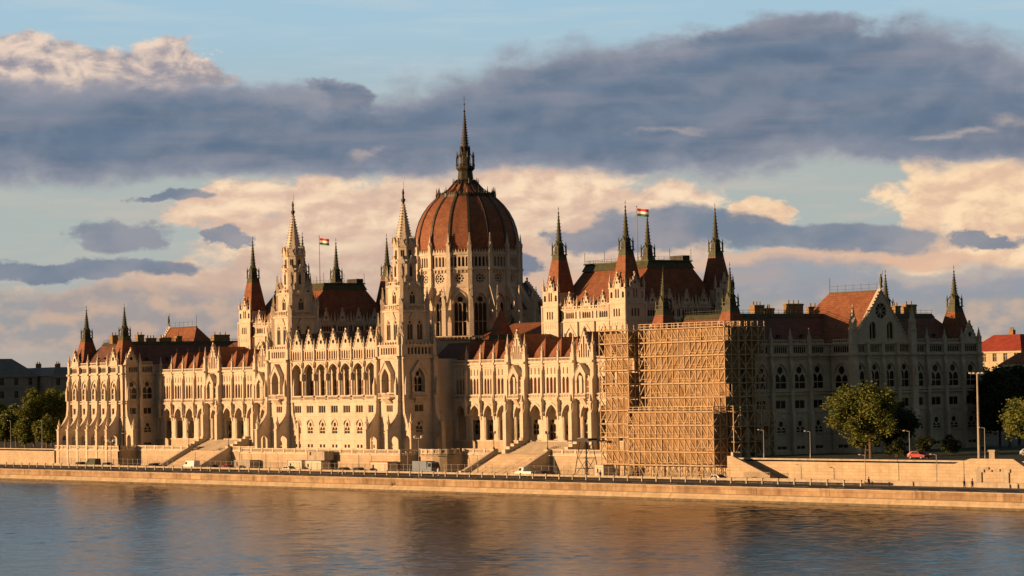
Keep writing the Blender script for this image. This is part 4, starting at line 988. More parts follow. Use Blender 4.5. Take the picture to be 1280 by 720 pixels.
# ==================================================================== SCAFFOLD
sc = thing('scaffolding', 'tall timber scaffolding wrapped around the right hand corner pavilion of the parliament', 'scaffolding', T(120, -41, QZ))
def scaf_block(x0, x1, y0, y1, z0, z1, dx, dz, name, top_rail=True, net=None):
    fr_ = MB(); br = MB(); dk = MB(); r = .105
    nx = max(1, round((x1-x0)/dx)); ny = max(1, round((y1-y0)/1.7)); nz = max(1, round((z1-z0)/dz))
    X = [x0+(x1-x0)*i/nx for i in range(nx+1)]; Y = [y0+(y1-y0)*i/ny for i in range(ny+1)]; Z = [z0+(z1-z0)*i/nz for i in range(nz+1)]
    for i, x in enumerate(X):
        for j, y in enumerate(Y):
            if j > 0 and 0 < i < nx and i % 2: continue
            fr_.tube((x, y, z0), (x, y, z1+(1.1 if top_rail else 0)), r, WOOD)
    for z in Z[1:]:
        for y in Y[:2]+[Y[-1]]: fr_.tube((x0-.3, y, z), (x1+.3, y, z), r, WOOD)
        for x in (X[0], X[-1]): fr_.tube((x, y0-.3, z), (x, y1+.3, z), r, WOOD)
        for i, x in enumerate(X): fr_.tube((x, Y[0], z-.1), (x, Y[1], z-.1), r*.8, WOOD)
    for k in range(nz):
        za, zb = Z[k], Z[k+1]; d = rnd.random() < .7
        for i in range(nx):
            if rnd.random() < .12: continue
            a, b = (X[i], X[i+1]) if d else (X[i+1], X[i])
            if rnd.random() < .1: a, b = b, a
            br.tube((a, y0-.06, zb-.15), (b, y0-.06, za+.2), r*.85, WOOD)
            if rnd.random() < .65: fr_.tube((X[i], y0, za+1.0), (X[i+1], y0, za+1.0), .05, WOOD)
            if rnd.random() < .45: fr_.tube((X[i], y0, za+.55), (X[i+1], y0, za+.55), .05, WOOD)
        for j in range(ny):
            for x in (X[0], X[-1]):
                a, b = (Y[j], Y[j+1]) if (j+k) % 2 else (Y[j+1], Y[j])
                br.tube((x, a, zb-.15), (x, b, za+.2), r*.85, WOOD); fr_.tube((x, Y[j], za+1.0), (x, Y[j+1], za+1.0), .05, WOOD)
    put('frame', fr_, sc); put('bracing', br, sc)
    for k, z in enumerate(Z[1:]):
        dk = MB(); 
        for i in range(nx):
            if rnd.random() < .08: continue
            dk.box(X[i]+.02, X[i+1]-.02, y0+.05, Y[1]-.05, z-.05, z, DECK)
        for x in (X[0], X[-1]-1.2 if nx > 1 else X[0]): dk.box(x, x+1.2, Y[1], y1, z-.05, z, DECK)
        if rnd.random() < .8: dk.box(x0, x1, y0-.02, y0+.02, z, z+.22, DECK)
        put('deck', dk, sc)
    if top_rail:
        m = MB()
        for zz in (.55, 1.05): m.tube((x0, y0, z1+zz), (x1, y0, z1+zz), .06, WOOD); m.tube((x1, y0, z1+zz), (x1, y1, z1+zz), .06, WOOD)
        put('top_rail', m, sc)
# left tower of scaffold, main upper face, lower projecting stage
scaf_block(101.8, 110.9, -42.2, -38.9, QZ, 37.3, 1.8, 2.74, 'left')
scaf_block(111.6, 137.4, -39.9, -36.4, 20.9, 37.3, 1.75, 2.74, 'main')
scaf_block(110.9, 136.8, -42.6, -39.2, QZ, 20.8, 1.75, 2.62, 'low')
scaf_block(134.4, 137.6, -36.3, -29.6, 20.9, 37.3, 1.6, 2.74, 'return')
scaf_block(134.8, 138.6, -39.0, -28.0, GZ, 20.8, 1.8, 2.62, 'return_low')
m = MB(); m.box(111.8, 133.6, -35.92, -35.86, 21.0, 37.2, NET) if False else None
def netting(x0, x1, y, z0, z1, miss, M=I4):
    nt = MB(M); n = round((x1-x0)/1.75); k = round((z1-z0)/2.7)
    for b_ in range(k):
        za = z0+(z1-z0)*b_/k; zb = z0+(z1-z0)*(b_+1)/k
        for i in range(n):
            if rnd.random() < miss: continue
            xa = x0+(x1-x0)*i/n; xb = x0+(x1-x0)*(i+1)/n; q = rnd.uniform(-.03, .03)
            nt.add([(xa, y+q, za+.05), ((xa+xb)/2, y+q+rnd.uniform(-.08, .08), za+.05), (xb, y+q, za+.05), (xb, y+q, zb-.1), ((xa+xb)/2, y+q+rnd.uniform(-.1, .1), zb-.1), (xa, y+q, zb-.1)], [(0, 1, 4, 5), (1, 2, 3, 4)], NET)
    put('netting_and_shade_sheet', nt, sc)
netting(111.7, 137.2, -38.7, 21.0, 37.2, .0); netting(111.2, 136.4, -41.4, 10.6, 20.7, .0); netting(102.2, 110.8, -41.0, 10.4, 36.8, .04)
netting(-42.0, -38.9, 0, 18.0, 37.0, .05, frame('S', 110.7, 0)); netting(-39.7, -36.4, 0, 21.0, 37.2, .2, frame('S', 137.2, 0)); netting(-42.4, -39.0, 0, 10.5, 20.6, .2, frame('S', 136.6, 0)); netting(-36.4, -29.4, 0, 21.0, 37.2, .45, frame('S', 136.4, 0)); netting(-38.8, -28.2, 0, 12.5, 20.6, .4, frame('S', 137.2, 0))  # side sheets added to give dark planes where the scaffold sides lie in shade
# timber hoist tower to the left
ht = thing('hoist_tower', 'dark spindly timber hoist tower with flat platform left of the scaffolding', 'hoist tower', T(98.5, -43.5, QZ))
m = MB(T(98.5, -43.5, 0))
for sx in (-1, 1):
    for sy in (-1, 1): m.tube((sx*2.3, sy*1.4, QZ), (sx*.9, sy*.9, 14.9), .11, IRON)
m.tube((0, 0, QZ), (0, 0, 15.2), .13, IRON)
for z, f in ((9.5, 1.95), (11.6, 1.55), (13.4, 1.2)):
    for sy in (-1, 1): m.tube((-f, sy*f*.6, z), (f, sy*f*.6, z), .07, IRON)
    for sx in (-1, 1): m.tube((sx*f, -f*.6, z), (sx*f, f*.6, z), .07, IRON)
for sy in (-1, 1): m.tube((-2.2, sy*1.3, 8), (1.5, sy*.9, 11.6), .06, IRON); m.tube((2.2, sy*1.3, 8), (-1.5, sy*.9, 11.6), .06, IRON); m.tube((-1.5, sy*.9, 11.6), (1, sy*.8, 14.8), .06, IRON)
put('legs', m, ht)
m = MB(T(98.5, -43.5, 0)); m.box(-4.6, 5.0, -1.3, 1.3, 14.95, 15.2, IRON); m.box(-1.6, 2.2, -1.2, 1.2, 15.2, 15.6, IRON); put('platform', m, ht)

# ==================================================================== VEHICLES, LAMPS, PEOPLE
def vehicle(kind, x, y, z, col, label, flip=False, group='cars and vans on the quay'):
    t = thing('parked_'+kind, label, kind, T(x, y, z) @ RZ(180 if flip else 0), group)
    M = T(x, y, z) @ RZ(180 if flip else 0)
    L, W, H = {'car': (4.3, 1.75, 1.45), 'van': (5.2, 1.95, 2.3), 'pickup': (5.6, 1.95, 2.1), 'truck': (7.2, 2.4, 3.0)}[kind]
    w2 = W/2
    P = {'car': [(-2.15, .35), (2.15, .35), (2.15, .62), (1.95, .78), (.95, .88), (.35, 1.38), (.0, 1.45), (-1.0, 1.45), (-1.35, 1.36), (-2.0, .95), (-2.13, .85)],
         'van': [(-2.6, .4), (2.6, .4), (2.6, .85), (2.3, 1.15), (1.75, 1.3), (1.3, 2.1), (1.1, 2.28), (-2.4, 2.3), (-2.6, 2.2)],
         'pickup': [(-2.8, .5), (2.8, .5), (2.8, .95), (2.5, 1.2), (1.9, 1.35), (1.4, 2.0), (1.1, 2.08), (-.1, 2.1), (-.15, 1.3), (-2.8, 1.3)],
         'truck': [(-3.6, .7), (3.6, .7), (3.6, 1.4), (3.4, 2.5), (3.2, 2.7), (1.9, 2.75), (1.85, 1.1), (-3.6, 1.1)]}[kind]
    m = MB(M); vs = []; n = len(P)
    beltz = {'car': .9, 'van': 1.3, 'pickup': 1.35, 'truck': 1.6}[kind]
    for sy in (-1, 1):
        for px, pz in P:
            ins = 0 if pz <= beltz else (pz-beltz)*.22
            vs.append((px, sy*(w2-ins), pz))
    fs = [tuple(range(n))[::-1], tuple(range(n, 2*n))]+[(i, (i+1) % n, n+(i+1) % n, n+i) for i in range(n)]
    m.add(vs, fs, col); put('body', m, t)
    g = MB(M)
    def win_poly(pp, nm='window'):
        q = MB(M)
        for sy in (-1, 1): q.add([(px, sy*(w2-max(0, (pz-beltz))*.22+.012), pz) for px, pz in pp], [tuple(range(len(pp)))], GLASS)
        put(nm, q, t)
    if kind == 'car':
        win_poly([(.72, .93), (.28, 1.33), (-.32, 1.36), (-.32, .93)]); win_poly([(-.42, .93), (-.42, 1.36), (-1.1, 1.34), (-1.5, .98)])
        g.add([(.93, -.7, .92), (.93, .7, .92), (.42, .6, 1.36), (.42, -.6, 1.36)], [(0,1,2,3)], GLASS); g.M = M @ T(.03, 0, .02); put('windscreen', g, t)
        q = MB(M @ T(-.03, 0, .02)); q.add([(-1.4, -.6, 1.34), (-1.4, .6, 1.34), (-1.97, .68, .98), (-1.97, -.68, .98)], [(0,1,2,3)], GLASS); put('rear_window', q, t)
    else:
        win_poly([(1.55, 1.4), (1.2, 1.95), (.5, 1.98), (.5, 1.4)] if kind != 'truck' else [(3.35, 1.7), (3.2, 2.45), (2.2, 2.5), (2.2, 1.7)])
        a, b = ({'van': ((1.8, 1.32), (1.32, 2.1)), 'pickup': ((1.92, 1.38), (1.42, 2.0)), 'truck': ((3.58, 1.5), (3.42, 2.45))}[kind])
        g.add([(a[0]+.03, -w2*.82, a[1]), (a[0]+.03, w2*.82, a[1]), (b[0]+.03, w2*.72, b[1]), (b[0]+.03, -w2*.72, b[1])], [(0,1,2,3)], GLASS); put('windscreen', g, t)
    if kind == 'truck': q = MB(M); q.box(-3.6, 1.7, -1.15, 1.15, 1.12, 2.9, col); put('cargo_box', q, t)
    wx = L*.31; wr = .32 if kind == 'car' else .38
    for sx in (-1, 1):
        for sy in (-1, 1):
            q = MB(M @ T(sx*wx, sy*(w2-.1), wr) @ Matrix.Rotation(R(90), 4, 'X')); q.fr(0, 0, -.12, .12, wr, wr, 14, RUB); 
            wo = put('wheel', q, t); q = MB(M @ T(sx*wx, sy*(w2-.1), wr) @ Matrix.Rotation(R(90), 4, 'X')); q.fr(0, 0, -.13, .13, wr*.55, wr*.55, 10, GALV); put('rim', q, wo)
    q = MB(M)
    fx = max(p[0] for p in P)
    for sy in (-1, 1):
        q = MB(M); q.box(fx-.02, fx+.02, sy*w2*.72-.16, sy*w2*.72+.16, .58, .72, P_CREAM); put('headlight', q, t)
        q = MB(M); q.box(-fx-.02, -fx+.02, sy*w2*.78-.12, sy*w2*.78+.12, .7, .88, P_RED); put('tail_light', q, t)
    return t
V = [('car', 103, -50, P_BLACK, 'black car nearest the left corner pavilion on the quay'),
     ('van', 117, -49, P_GREEN, 'dark green van behind the black car below left pavilion'),
     ('car', 136, -50, P_BLUE, 'blue grey car beside the lamp post below left pavilion'),
     ('car', 194, -50, P_BLACK, 'black car at the foot of the left staircase'),
     ('van', 240, -50, P_WHITE, 'white van on the quay left of the small red car'),
     ('car', 268, -50.5, P_BLACK, 'dark car between the white van and the small red car'),
     ('car', 287, -50, P_RED, 'small red car on the quay below the stone wall'),
     ('car', 360, -51, P_WHITE, 'white estate car left of the site cabins'),
     ('car', 432, -51.5, P_BLACK, 'black car in front of the grey and cream site cabins'),
     ('car', 450, -50.5, P_GREEN, 'dark green car just left of the red edged cabin'),
     ('pickup', 658, -50, P_WHITE, 'white pickup parked below the right staircase'),
     ('car', 678, -49.5, P_BLACK, 'black car behind the white pickup'),
     ('truck', 533, -46.5, P_BLUE, 'blue grey lorry beside the round bastion wall'),
     ('car', 894, -51.5, P_WHITE, 'white car driving below the right end of scaffolding')]
CAM = dict(f=3632.4564, cx=560.5015, cy=-414.0206, cz=26.6445, yaw=-0.9193, pitch=0.0335, roll=0.0188)
def x_at(u, y):      # world x of a photo column at depth line y (used once to read positions off the photo)
    c, s = math.cos(CAM['roll']), math.sin(CAM['roll']); du, dv = u-640, 590-360; X = c*du-s*dv
    fw = (math.sin(CAM['yaw']), math.cos(CAM['yaw'])); rt = (math.cos(CAM['yaw']), -math.sin(CAM['yaw']))
    d = (rt[0]*X/CAM['f']+fw[0], rt[1]*X/CAM['f']+fw[1]); t = (y-CAM['cy'])/d[1]; return CAM['cx']+d[0]*t
for i, (k, u, y, c, l) in enumerate(V): vehicle(k, x_at(u, y), y, QZ, c, l, flip=(i % 3 == 1))
vehicle('car', 184, -34.5, 11.88, P_RED, 'red car on the upper road behind the retaining wall', group='cars on the upper road')
vehicle('car', 193, -14.5, 11.88, P_BLUE, 'dark car in the shade behind the red car', group='cars on the upper road')
vehicle('car', 199.5, -16.5, 11.88, P_BLUE, 'blue car parked in shade near the tall lighting mast', group='cars on the upper road')

def cabin(x0, x1, y, z, h, c, label, trim=None):
    t = thing('site_cabin', label, 'site cabin', T((x0+x1)/2, y, z), 'site cabins on the quay'); m = MB(); d = 2.5
    m.box(x0, x1, y-d/2, y+d/2, z, z+h, c); put('shell', m, t)
    tr = trim or GALV; m = MB()
    for x in (x0, x1):
        for yy in (y-d/2, y+d/2): m.box(x-.07, x+.07, yy-.07, yy+.07, z, z+h+.02, tr)
    m.box(x0-.06, x1+.06, y-d/2-.07, y-d/2+.02, z+h-.14, z+h+.05, tr); m.box(x1-.02, x1+.07, y-d/2, y+d/2, z+h-.14, z+h+.05, tr); m.box(x0, x1, y-d/2-.05, y-d/2+.02, z, z+.14, tr)
    put('corner_frame', m, t)
    m = MB(); m.box(x0+.9, x0+1.5, y-d/2-.02, y-d/2+.02, z+1.1, z+1.9, GLASS); put('window', m, t)
    m = MB(); m.box(x1-1.6, x1-.8, y-d/2-.03, y-d/2+.02, z+.1, z+2.1, c); put('door', m, t)
cabin(-8.0, -2.0, -45.6, QZ, 2.6, P_CREAM, 'cream site cabin furthest left in the row under the towers')
cabin(.3, 7.0, -46.2, QZ, 2.6, P_CREAM, 'cream site cabin under the raised grey one')
cabin(1.0, 8.0, -46.0, QZ+2.7, 2.0, CONC, 'pale box cabin stacked on top of a cream cabin')
cabin(26.3, 33.2, -47.0+1.0, QZ, 2.6, P_CREAM, 'cream site cabin with red edges right of the black cars', P_RED)
cabin(-31.5, -24.5, -45.5, QZ, 2.4, CONC, 'grey site cabin beside the lower end of left staircase')
cabin(105.0, 108.0, -45.5, QZ, 2.7, P_CREAM, 'pale square cabin at the foot of the scaffolding')

def lamp(x, y, z, h, style, label):
    t = thing('street_lamp', label, 'street lamp', T(x, y, z), 'street lamps'); m = MB(T(x, y, 0))
    m.fr(0, 0, z, z+.8, .16, .12, 8, GALV); m.tube((0, 0, z), (0, 0, z+h), .09, GALV, 8, .06); put('pole', m, t)
    if style == 'double':
        m = MB(T(x, y, 0)); m.tube((-1.1, 0, z+h-.2), (1.1, 0, z+h-.2), .05, GALV); m.tube((0, -1, z+h-.4), (0, 1, z+h-.4), .05, GALV); put('arm', m, t)
        for a, b in ((-1.1, 0), (1.1, 0), (0, -1), (0, 1)): m = MB(T(x+a, y+b, 0)); m.lathe(0, 0, [(.05, z+h-.15), (.24, z+h-.05), (.22, z+h+.3), (.04, z+h+.42)], 8, WHITE); put('lamp_head', m, t)
    elif style == 'mast':
        m = MB(T(x, y, 0)); m.tube((-1.7, 0, z+h), (1.7, 0, z+h), .09, GALV); m.fr(0, 0, z, z+h, .3, .16, 10, CONC); put('arm', m, t)
        for a in (-1.5, -.6, .6, 1.5): m = MB(T(x+a, y, 0)); m.box(-.28, .28, -.4, .2, z+h, z+h+.22, GALV); put('lamp_head', m, t)
    else:
        m = MB(T(x, y, 0)); m.tube((0, 0, z+h), (-.9, -.4, z+h+.15), .045, GALV); put('arm', m, t)
        m = MB(T(x-.9, y-.4, 0)); m.box(-.3, .25, -.12, .12, z+h+.08, z+h+.22, GALV); put('lamp_head', m, t)
lamp(x_at(139.8, -57), -57, QZ, 7.0, 'double', 'four headed street lamp on the quay below the left corner pavilion')
lamp(x_at(524, -57), -57, QZ, 8.3, 'double', 'four headed street lamp on the quay below the right river tower')
lamp(199.4, -35.0, 11.9, 15.3, 'mast', 'tall pale lighting mast with crossbar at the right of the parliament')
for u, y, h, l in ((1013, -35, 4.9, 'thin street lamp left of the big sunlit tree'), (1137, -35, 5.0, 'thin street lamp right of the big sunlit tree'), (1231, -35, 5.6, 'thin street lamp immediately right of the tall mast'), (955, -37, 5.2, 'thin street lamp beside the scaffolding on the upper bank')):
    lamp(x_at(u, y)-0, y, 11.9, h, 'single', l)
for u, y, h, l in ((1081, -47, 5.2, 'small lamp on the lower road under the sunlit tree'), (1170, -47, 5.4, 'small lamp on the lower road below the red car'), (1001, -47, 3.2, 'short dark lamp against the retaining wall')):
    lamp(x_at(u, y), y, QZ, h, 'single', l)
for u, l in ((15, 'street lamp furthest left among the trees'), (54, 'street lamp among trees left of the corner pavilion')): lamp(x_at(u, -36), -36, 11.9, 7.5, 'single', l)
for u, l in ((245, 'thin lamp standing in front of the left staircase'), (300, 'thin lamp right of the left staircase'), (333, 'thin lamp before the left river tower'), (449, 'thin lamp between stacked cabins and red edged cabin'), (510, 'thin lamp just left of the round bastion'), (597, 'thin lamp at the left edge of the right staircase'), (693, 'thin lamp right of the right staircase')):
    lamp(x_at(u, -46.6), -46.6, QZ, 4.3, 'single', l)

def person(x, y, z, label, top, bottom, yaw=0, stride=.22):
    t = thing('person', label, 'person', T(x, y, z), 'people walking on the quay')
    V_ = [(0,0,.95), (0,0,1.2), (0,0,1.42), (0,0,1.52), (.0,-.02,1.68), (.0,-.02,1.78), (.09,0,.9), (.10,-stride*.4,.5), (.10,-stride,.08), (.10,-stride-.14,.05), (-.09,0,.9), (-.10,stride*.3,.5), (-.10,stride,.1), (-.10,stride-.12,.04),
          (.19,0,1.40), (.25,.08,1.12), (.25,-.04,.86), (-.19,0,1.40), (-.25,-.08,1.12), (-.25,-.16,.88)]
    E_ = [(0,1),(1,2),(2,3),(3,4),(4,5),(0,6),(6,7),(7,8),(8,9),(0,10),(10,11),(11,12),(12,13),(2,14),(14,15),(15,16),(2,17),(17,18),(18,19)]
    Rr = [.15,.14,.15,.06,.095,.07,.09,.065,.045,.04,.09,.065,.045,.04,.07,.045,.035,.07,.045,.035]
    me = bpy.data.meshes.new('body'); M = T(x, y, z) @ RZ(yaw); me.from_pydata(V_, E_, []); me.materials.append(top)
    o = put('body', me, t, M); o.modifiers.new('skin', 'SKIN'); me.skin_vertices if me.skin_vertices else None
    if not me.skin_vertices:
        me.attributes  # skin layer is created by the modifier on evaluation; make it explicit
    try:
        import bmesh
        bm = bmesh.new(); bm.from_mesh(me); lay = bm.verts.layers.skin.verify(); bm.verts.ensure_lookup_table()
        for v, r in zip(bm.verts, Rr): v[lay].radius = (r, r*.85)
        bm.verts[0][lay].use_root = True; bm.to_mesh(me); bm.free()
    except Exception as e: print('skin', e)
    s = o.modifiers.new('sub', 'SUBSURF'); s.levels = 1; s.render_levels = 2
    m = MB(M); m.lathe(0, -.02, [(.1, 1.7), (.115, 1.78), (.09, 1.86), (.01, 1.9)], 8, HAIR); put('hair', m, t)
    m = MB(M); m.lathe(0, 0, [(.17, .55), (.18, .95)], 10, bottom); m.lathe(0, 0, [(.19, .9), (.185, 1.2), (.2, 1.4), (.08, 1.5)], 10, top); put('coat', m, t)
person(x_at(1085, -57), -57, QZ, 'person in dark coat walking on the quay road under the sunlit tree', CL1, CL1, 80)
person(x_at(1204, -57), -57, QZ, 'person in dark clothes, left of the pair at far right of the quay', CL1, CL2, 95)
person(x_at(1214, -57), -57, QZ, 'person in brown clothes, right of the pair at far right of the quay', CL2, CL2, 80)
person(x_at(548, -52), -52, QZ, 'person in pale coat standing by the round bastion', WHITE, CL2, 20, .05)
person(x_at(750, -52), -52, QZ, 'person in dark clothes standing by the pale cabin below scaffolding', CL1, CL1, 40, .05)

# ==================================================================== TREES
def tree(x, y, z, h, r, label, leaf=LEAF1, seed=1, n=11000, group='trees by the parliament', cz=.58, name='broadleaf_tree', ls=.5, trunk=.32, flat=.9):
    rg = random.Random(seed); t = thing(name, label, 'tree', T(x, y, z), group)
    tr = MB(T(x, y, z)); top = h*.62; 
    pts = [(0, 0, -.1), (rg.uniform(-.2, .2), rg.uniform(-.2, .2), h*.22), (rg.uniform(-.4, .4), rg.uniform(-.4, .4), h*.42), (rg.uniform(-.6, .6), rg.uniform(-.6, .6), top)]
    rr = [trunk, trunk*.8, trunk*.6, trunk*.3]
    for a, b, ra, rb in zip(pts, pts[1:], rr, rr[1:]): tr.tube(a, b, ra, BARK, 8, rb)
    lobes = []
    k = 13
    for i in range(k):
        a = rg.uniform(0, 6.28); q = rg.uniform(.25, .78); zz = h*cz+(rg.random()-.5)*h*.52
        sq = math.sqrt(max(.1, 1-((zz-h*cz)/(h*.42))**2)); lobes.append((q*r*sq*math.cos(a), q*r*sq*math.sin(a), zz, r*rg.uniform(.26, .46)))
    lobes.append((0, 0, h*cz, r*.55)); lobes.append((rg.uniform(-.5, .5), rg.uniform(-.5, .5), h*.86, r*.34))
    for lx, ly, lz, lr in lobes[:9]: tr.tube(pts[2], (lx*.8, ly*.8, lz-.2), trunk*.3, BARK, 5, trunk*.08)
    put('trunk', tr, t)
    cr = MB(T(x, y, z)); vs = []; fs = []
    tot = sum(l[3]**2 for l in lobes)
    for lx, ly, lz, lr in lobes:
        m = int(n*lr**2/tot)
        sub = [(rg.gauss(0, 1), rg.gauss(0, 1), rg.gauss(0, 1)) for _ in range(16)]
        for i in range(m):
            s = rg.choice(sub); L = math.sqrt(s[0]**2+s[1]**2+s[2]**2) or 1; q = rg.uniform(.55, 1.0)
            d = [lr*q*c/L+rg.gauss(0, lr*.20) for c in s]
            px, py, pz = lx+d[0], ly+d[1], lz+d[2]*flat
            a = rg.uniform(0, 6.28); b = rg.gauss(0, .7); sz = ls*rg.uniform(.6, 1.2)
            u = (math.cos(a)*sz, math.sin(a)*sz, sz*.3*math.sin(b)); v = (-math.sin(a)*math.sin(b)*sz*.6, math.cos(a)*math.sin(b)*sz*.6, math.cos(b)*sz*.6)
            o = len(vs)
            vs += [(px-u[0]*.5, py-u[1]*.5, pz-u[2]*.5), (px+v[0]*.5, py+v[1]*.5, pz+v[2]*.5), (px+u[0]*.5, py+u[1]*.5, pz+u[2]*.5), (px-v[0]*.5, py-v[1]*.5, pz-v[2]*.5)]; fs.append((o, o+1, o+2, o+3))
    cr.add(vs, fs, leaf); put('crown', cr, t)
    return t
tree(171.6, -34.6, 11.9, 13.2, 7.2, 'large sunlit golden green tree in front of the shaded side facade', LEAF1, 3, 26000, trunk=.35, cz=.6)
tree(166.5, -31.0, 11.9, 8.0, 3.2, 'small leaning tree just left of the large sunlit tree trunk', LEAF1, 5, 6000, trunk=.2)
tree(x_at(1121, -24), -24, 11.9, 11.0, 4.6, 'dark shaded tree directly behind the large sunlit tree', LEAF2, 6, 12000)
tree(213, -33, 11.9, 12.5, 7.4, 'half lit tree cut off by the right edge', LEAF1, 9, 22000)
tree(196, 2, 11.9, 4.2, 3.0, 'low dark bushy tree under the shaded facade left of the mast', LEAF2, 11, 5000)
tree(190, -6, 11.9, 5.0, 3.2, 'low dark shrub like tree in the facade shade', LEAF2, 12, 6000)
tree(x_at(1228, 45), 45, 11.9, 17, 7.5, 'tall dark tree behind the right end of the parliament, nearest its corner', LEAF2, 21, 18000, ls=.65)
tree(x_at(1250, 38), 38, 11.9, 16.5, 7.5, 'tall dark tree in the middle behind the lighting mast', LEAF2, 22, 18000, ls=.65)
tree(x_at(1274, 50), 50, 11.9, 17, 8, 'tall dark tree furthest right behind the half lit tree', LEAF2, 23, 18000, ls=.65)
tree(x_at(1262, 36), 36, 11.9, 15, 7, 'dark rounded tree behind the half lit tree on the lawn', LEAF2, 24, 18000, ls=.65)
for i, (u, y, h, r, l) in enumerate(((-4, -24, 13, 6, 'golden green tree at the left picture edge'), (22, -28, 12, 5, 'golden green tree second from the left picture edge'), (44, -25, 17, 6.0, 'tallest golden green tree left of the corner pavilion'), (66, -18, 17.5, 6.0, 'golden green tree close to the corner pavilion'), (60, -32, 9, 4.2, 'low golden green tree in front, left of corner pavilion'), (33, -33, 8, 4.0, 'low golden green tree by the leftmost lamps'), (8, -33, 9, 4.2, 'low golden green tree at the far left by the wall'), (88, -2, 16, 6, 'tree glimpsed behind the left corner pavilion'))):
    tree(x_at(u, y), y, 11.9, h, r, l, LEAF1, 40+i, 11000, ls=.6)
# hedge row along the wall
for i, (u, y, l) in enumerate(((1120, -28, 'rounded dark bush right of the big sunlit tree'), (1155, -14, 'rounded dark bush left of the red car'), (1188, -12, 'rounded dark bush behind the red car'))):
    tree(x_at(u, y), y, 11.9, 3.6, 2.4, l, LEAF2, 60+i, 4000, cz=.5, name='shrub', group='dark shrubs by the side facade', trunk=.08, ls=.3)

wt = thing('wall_plant', 'small green plant growing out of the stained quay wall above the water', 'plant', T(x_at(491, -66.3), -66.3, 6.0))
w = MB(T(x_at(491, -66.3), -66.25, 6.0)); rg = random.Random(3)
for i in range(160):
    px, py, pz = rg.gauss(0, .25), -abs(rg.gauss(0, .2)), rg.gauss(.2, .35); a = rg.uniform(0, 6.28)
    w.add([(px, py, pz), (px+.14*math.cos(a), py-.05, pz+.14*math.sin(a)), (px+.05, py-.08, pz+.16)], [(0, 1, 2)], LEAF1)
put('leaves', w, wt); w = MB(T(x_at(491, -66.3), -66.2, 6.0)); w.tube((0, .2, -.3), (0, -.15, .4), .03, BARK); put('stem', w, wt)
# ==================================================================== BACKGROUND BUILDINGS
def house(side, x, y, L, D, z0, z1, cols, rows, wallm, roofm, zr, label, ww=1.4, wh=2.2, balcony=False, name='apartment_building'):
    """facade starts at local x=0..L seen from outside, body extends D inward"""
    t = thing(name, label, 'building', T(x, y, z0)); F = frame(side, x, y); w = MB(F); dx = L/cols; dz = (z1-z0)/rows
    holes = []; pos = []
    for i in range(cols):
        for j in range(rows):
            cx = dx*(i+.5); z = z0+dz*j+dz*.25; holes.append(rect(cx-ww/2, cx+ww/2, z, z+wh)); pos.append((cx, z))
    w.plate(rect(0, L, z0, z1), holes, 0, .35, wallm, rim=False, back=False)
    w.box(0, L, .4, D, z0, z1-.01, wallm); w.box(-.3, L+.3, -.5, .2, z1-.5, z1, wallm)
    for j in range(1, rows): w.box(0, L, -.15, .05, z0+dz*j, z0+dz*j+.25, wallm)
    if balcony:
        for j in range(1, rows-1):
            for i in range(1, cols-1, 3): w.box(dx*i, dx*(i+1), -1.0, 0, z0+dz*j+dz*.1, z0+dz*j+dz*.35, wallm)
    put('wall', w, t)
    pm = MB(); pm.box(-ww/2, ww/2, .25, .28, 0, wh, GLASS); pm.box(-.05, .05, .15, .25, 0, wh, wallm); pm.box(-ww/2, ww/2, .15, .25, wh*.62, wh*.62+.08, wallm); pm = pm.mesh('window')
    for cx, z in pos[:100]: put('window', pm, t, F @ T(cx, 0, z))
    r = MB(F); i_ = min(D*.45, (zr-z1)*1.1); r.hexa((-.4, L+.4, -.4, D+.2), (i_, L-i_, i_, D-i_), z1, zr, roofm); put('roof', r, t)
    for k in range(3):
        m = MB(F @ T(L*(.2+.3*k), D*.5, 0)); m.box(-.8, .8, -.5, .5, zr-.5, zr+1.4, CHIM); m.fr(-.4, 0, zr+1.4, zr+2.1, .18, .15, 6, CHIM); m.fr(.4, 0, zr+1.4, zr+2.1, .18, .15, 6, CHIM); put('chimney', m, t)
    return t
house('S', -300, -60, 104, 30, 11.9, 33.0, 20, 5, GREYW, GREYROOF, 38.6, 'long shaded grey apartment block with zinc roof behind the left trees', balcony=True)
house('S', -292, 45, 24, 36, 11.9, 32.6, 5, 5, GREYW, GREYROOF, 35.5, 'shaded grey corner building behind the left end of the parliament', balcony=True)
house('W', 20, 150, 19, 26, 11.9, 33.2, 5, 6, YELL, REDROOF, 37.6, 'cream building with bright red roof beyond the right end of the parliament')
house('W', 52, 128, 40, 24, 11.9, 29.5, 8, 5, YELL, TILE, 32.5, 'pale cream building with dull red roof at the right edge')
house('W', 90, 160, 50, 24, 11.9, 29.5, 9, 5, YELL, TILE, 33.0, 'pale building mostly hidden behind the right hand trees')

# ==================================================================== WATER
wm = bpy.data.materials.new('river_water'); wm.use_nodes = True; nt = wm.node_tree; N = nt.nodes; L = nt.links
bs = N['Principled BSDF']; bs.inputs['Base Color'].default_value = (.016, .022, .022, 1); bs.inputs['Roughness'].default_value = .155; bs.inputs['IOR'].default_value = 1.33
geo = N.new('ShaderNodeNewGeometry')
def nz(scale, sc3, det, rough=.6):
    mp = N.new('ShaderNodeMapping'); mp.inputs['Rotation'].default_value = (0, 0, R(-52)); mp.inputs['Scale'].default_value = sc3
    L.new(geo.outputs['Position'], mp.inputs['Vector']); n = N.new('ShaderNodeTexNoise'); n.inputs['Scale'].default_value = scale; n.inputs['Detail'].default_value = det; n.inputs['Roughness'].default_value = rough
    L.new(mp.outputs[0], n.inputs['Vector']); return n.outputs['Fac']
a = nz(.9, (.6, 1.0, 1), 4); c3 = nz(.012, (1, .5, 1), 2)
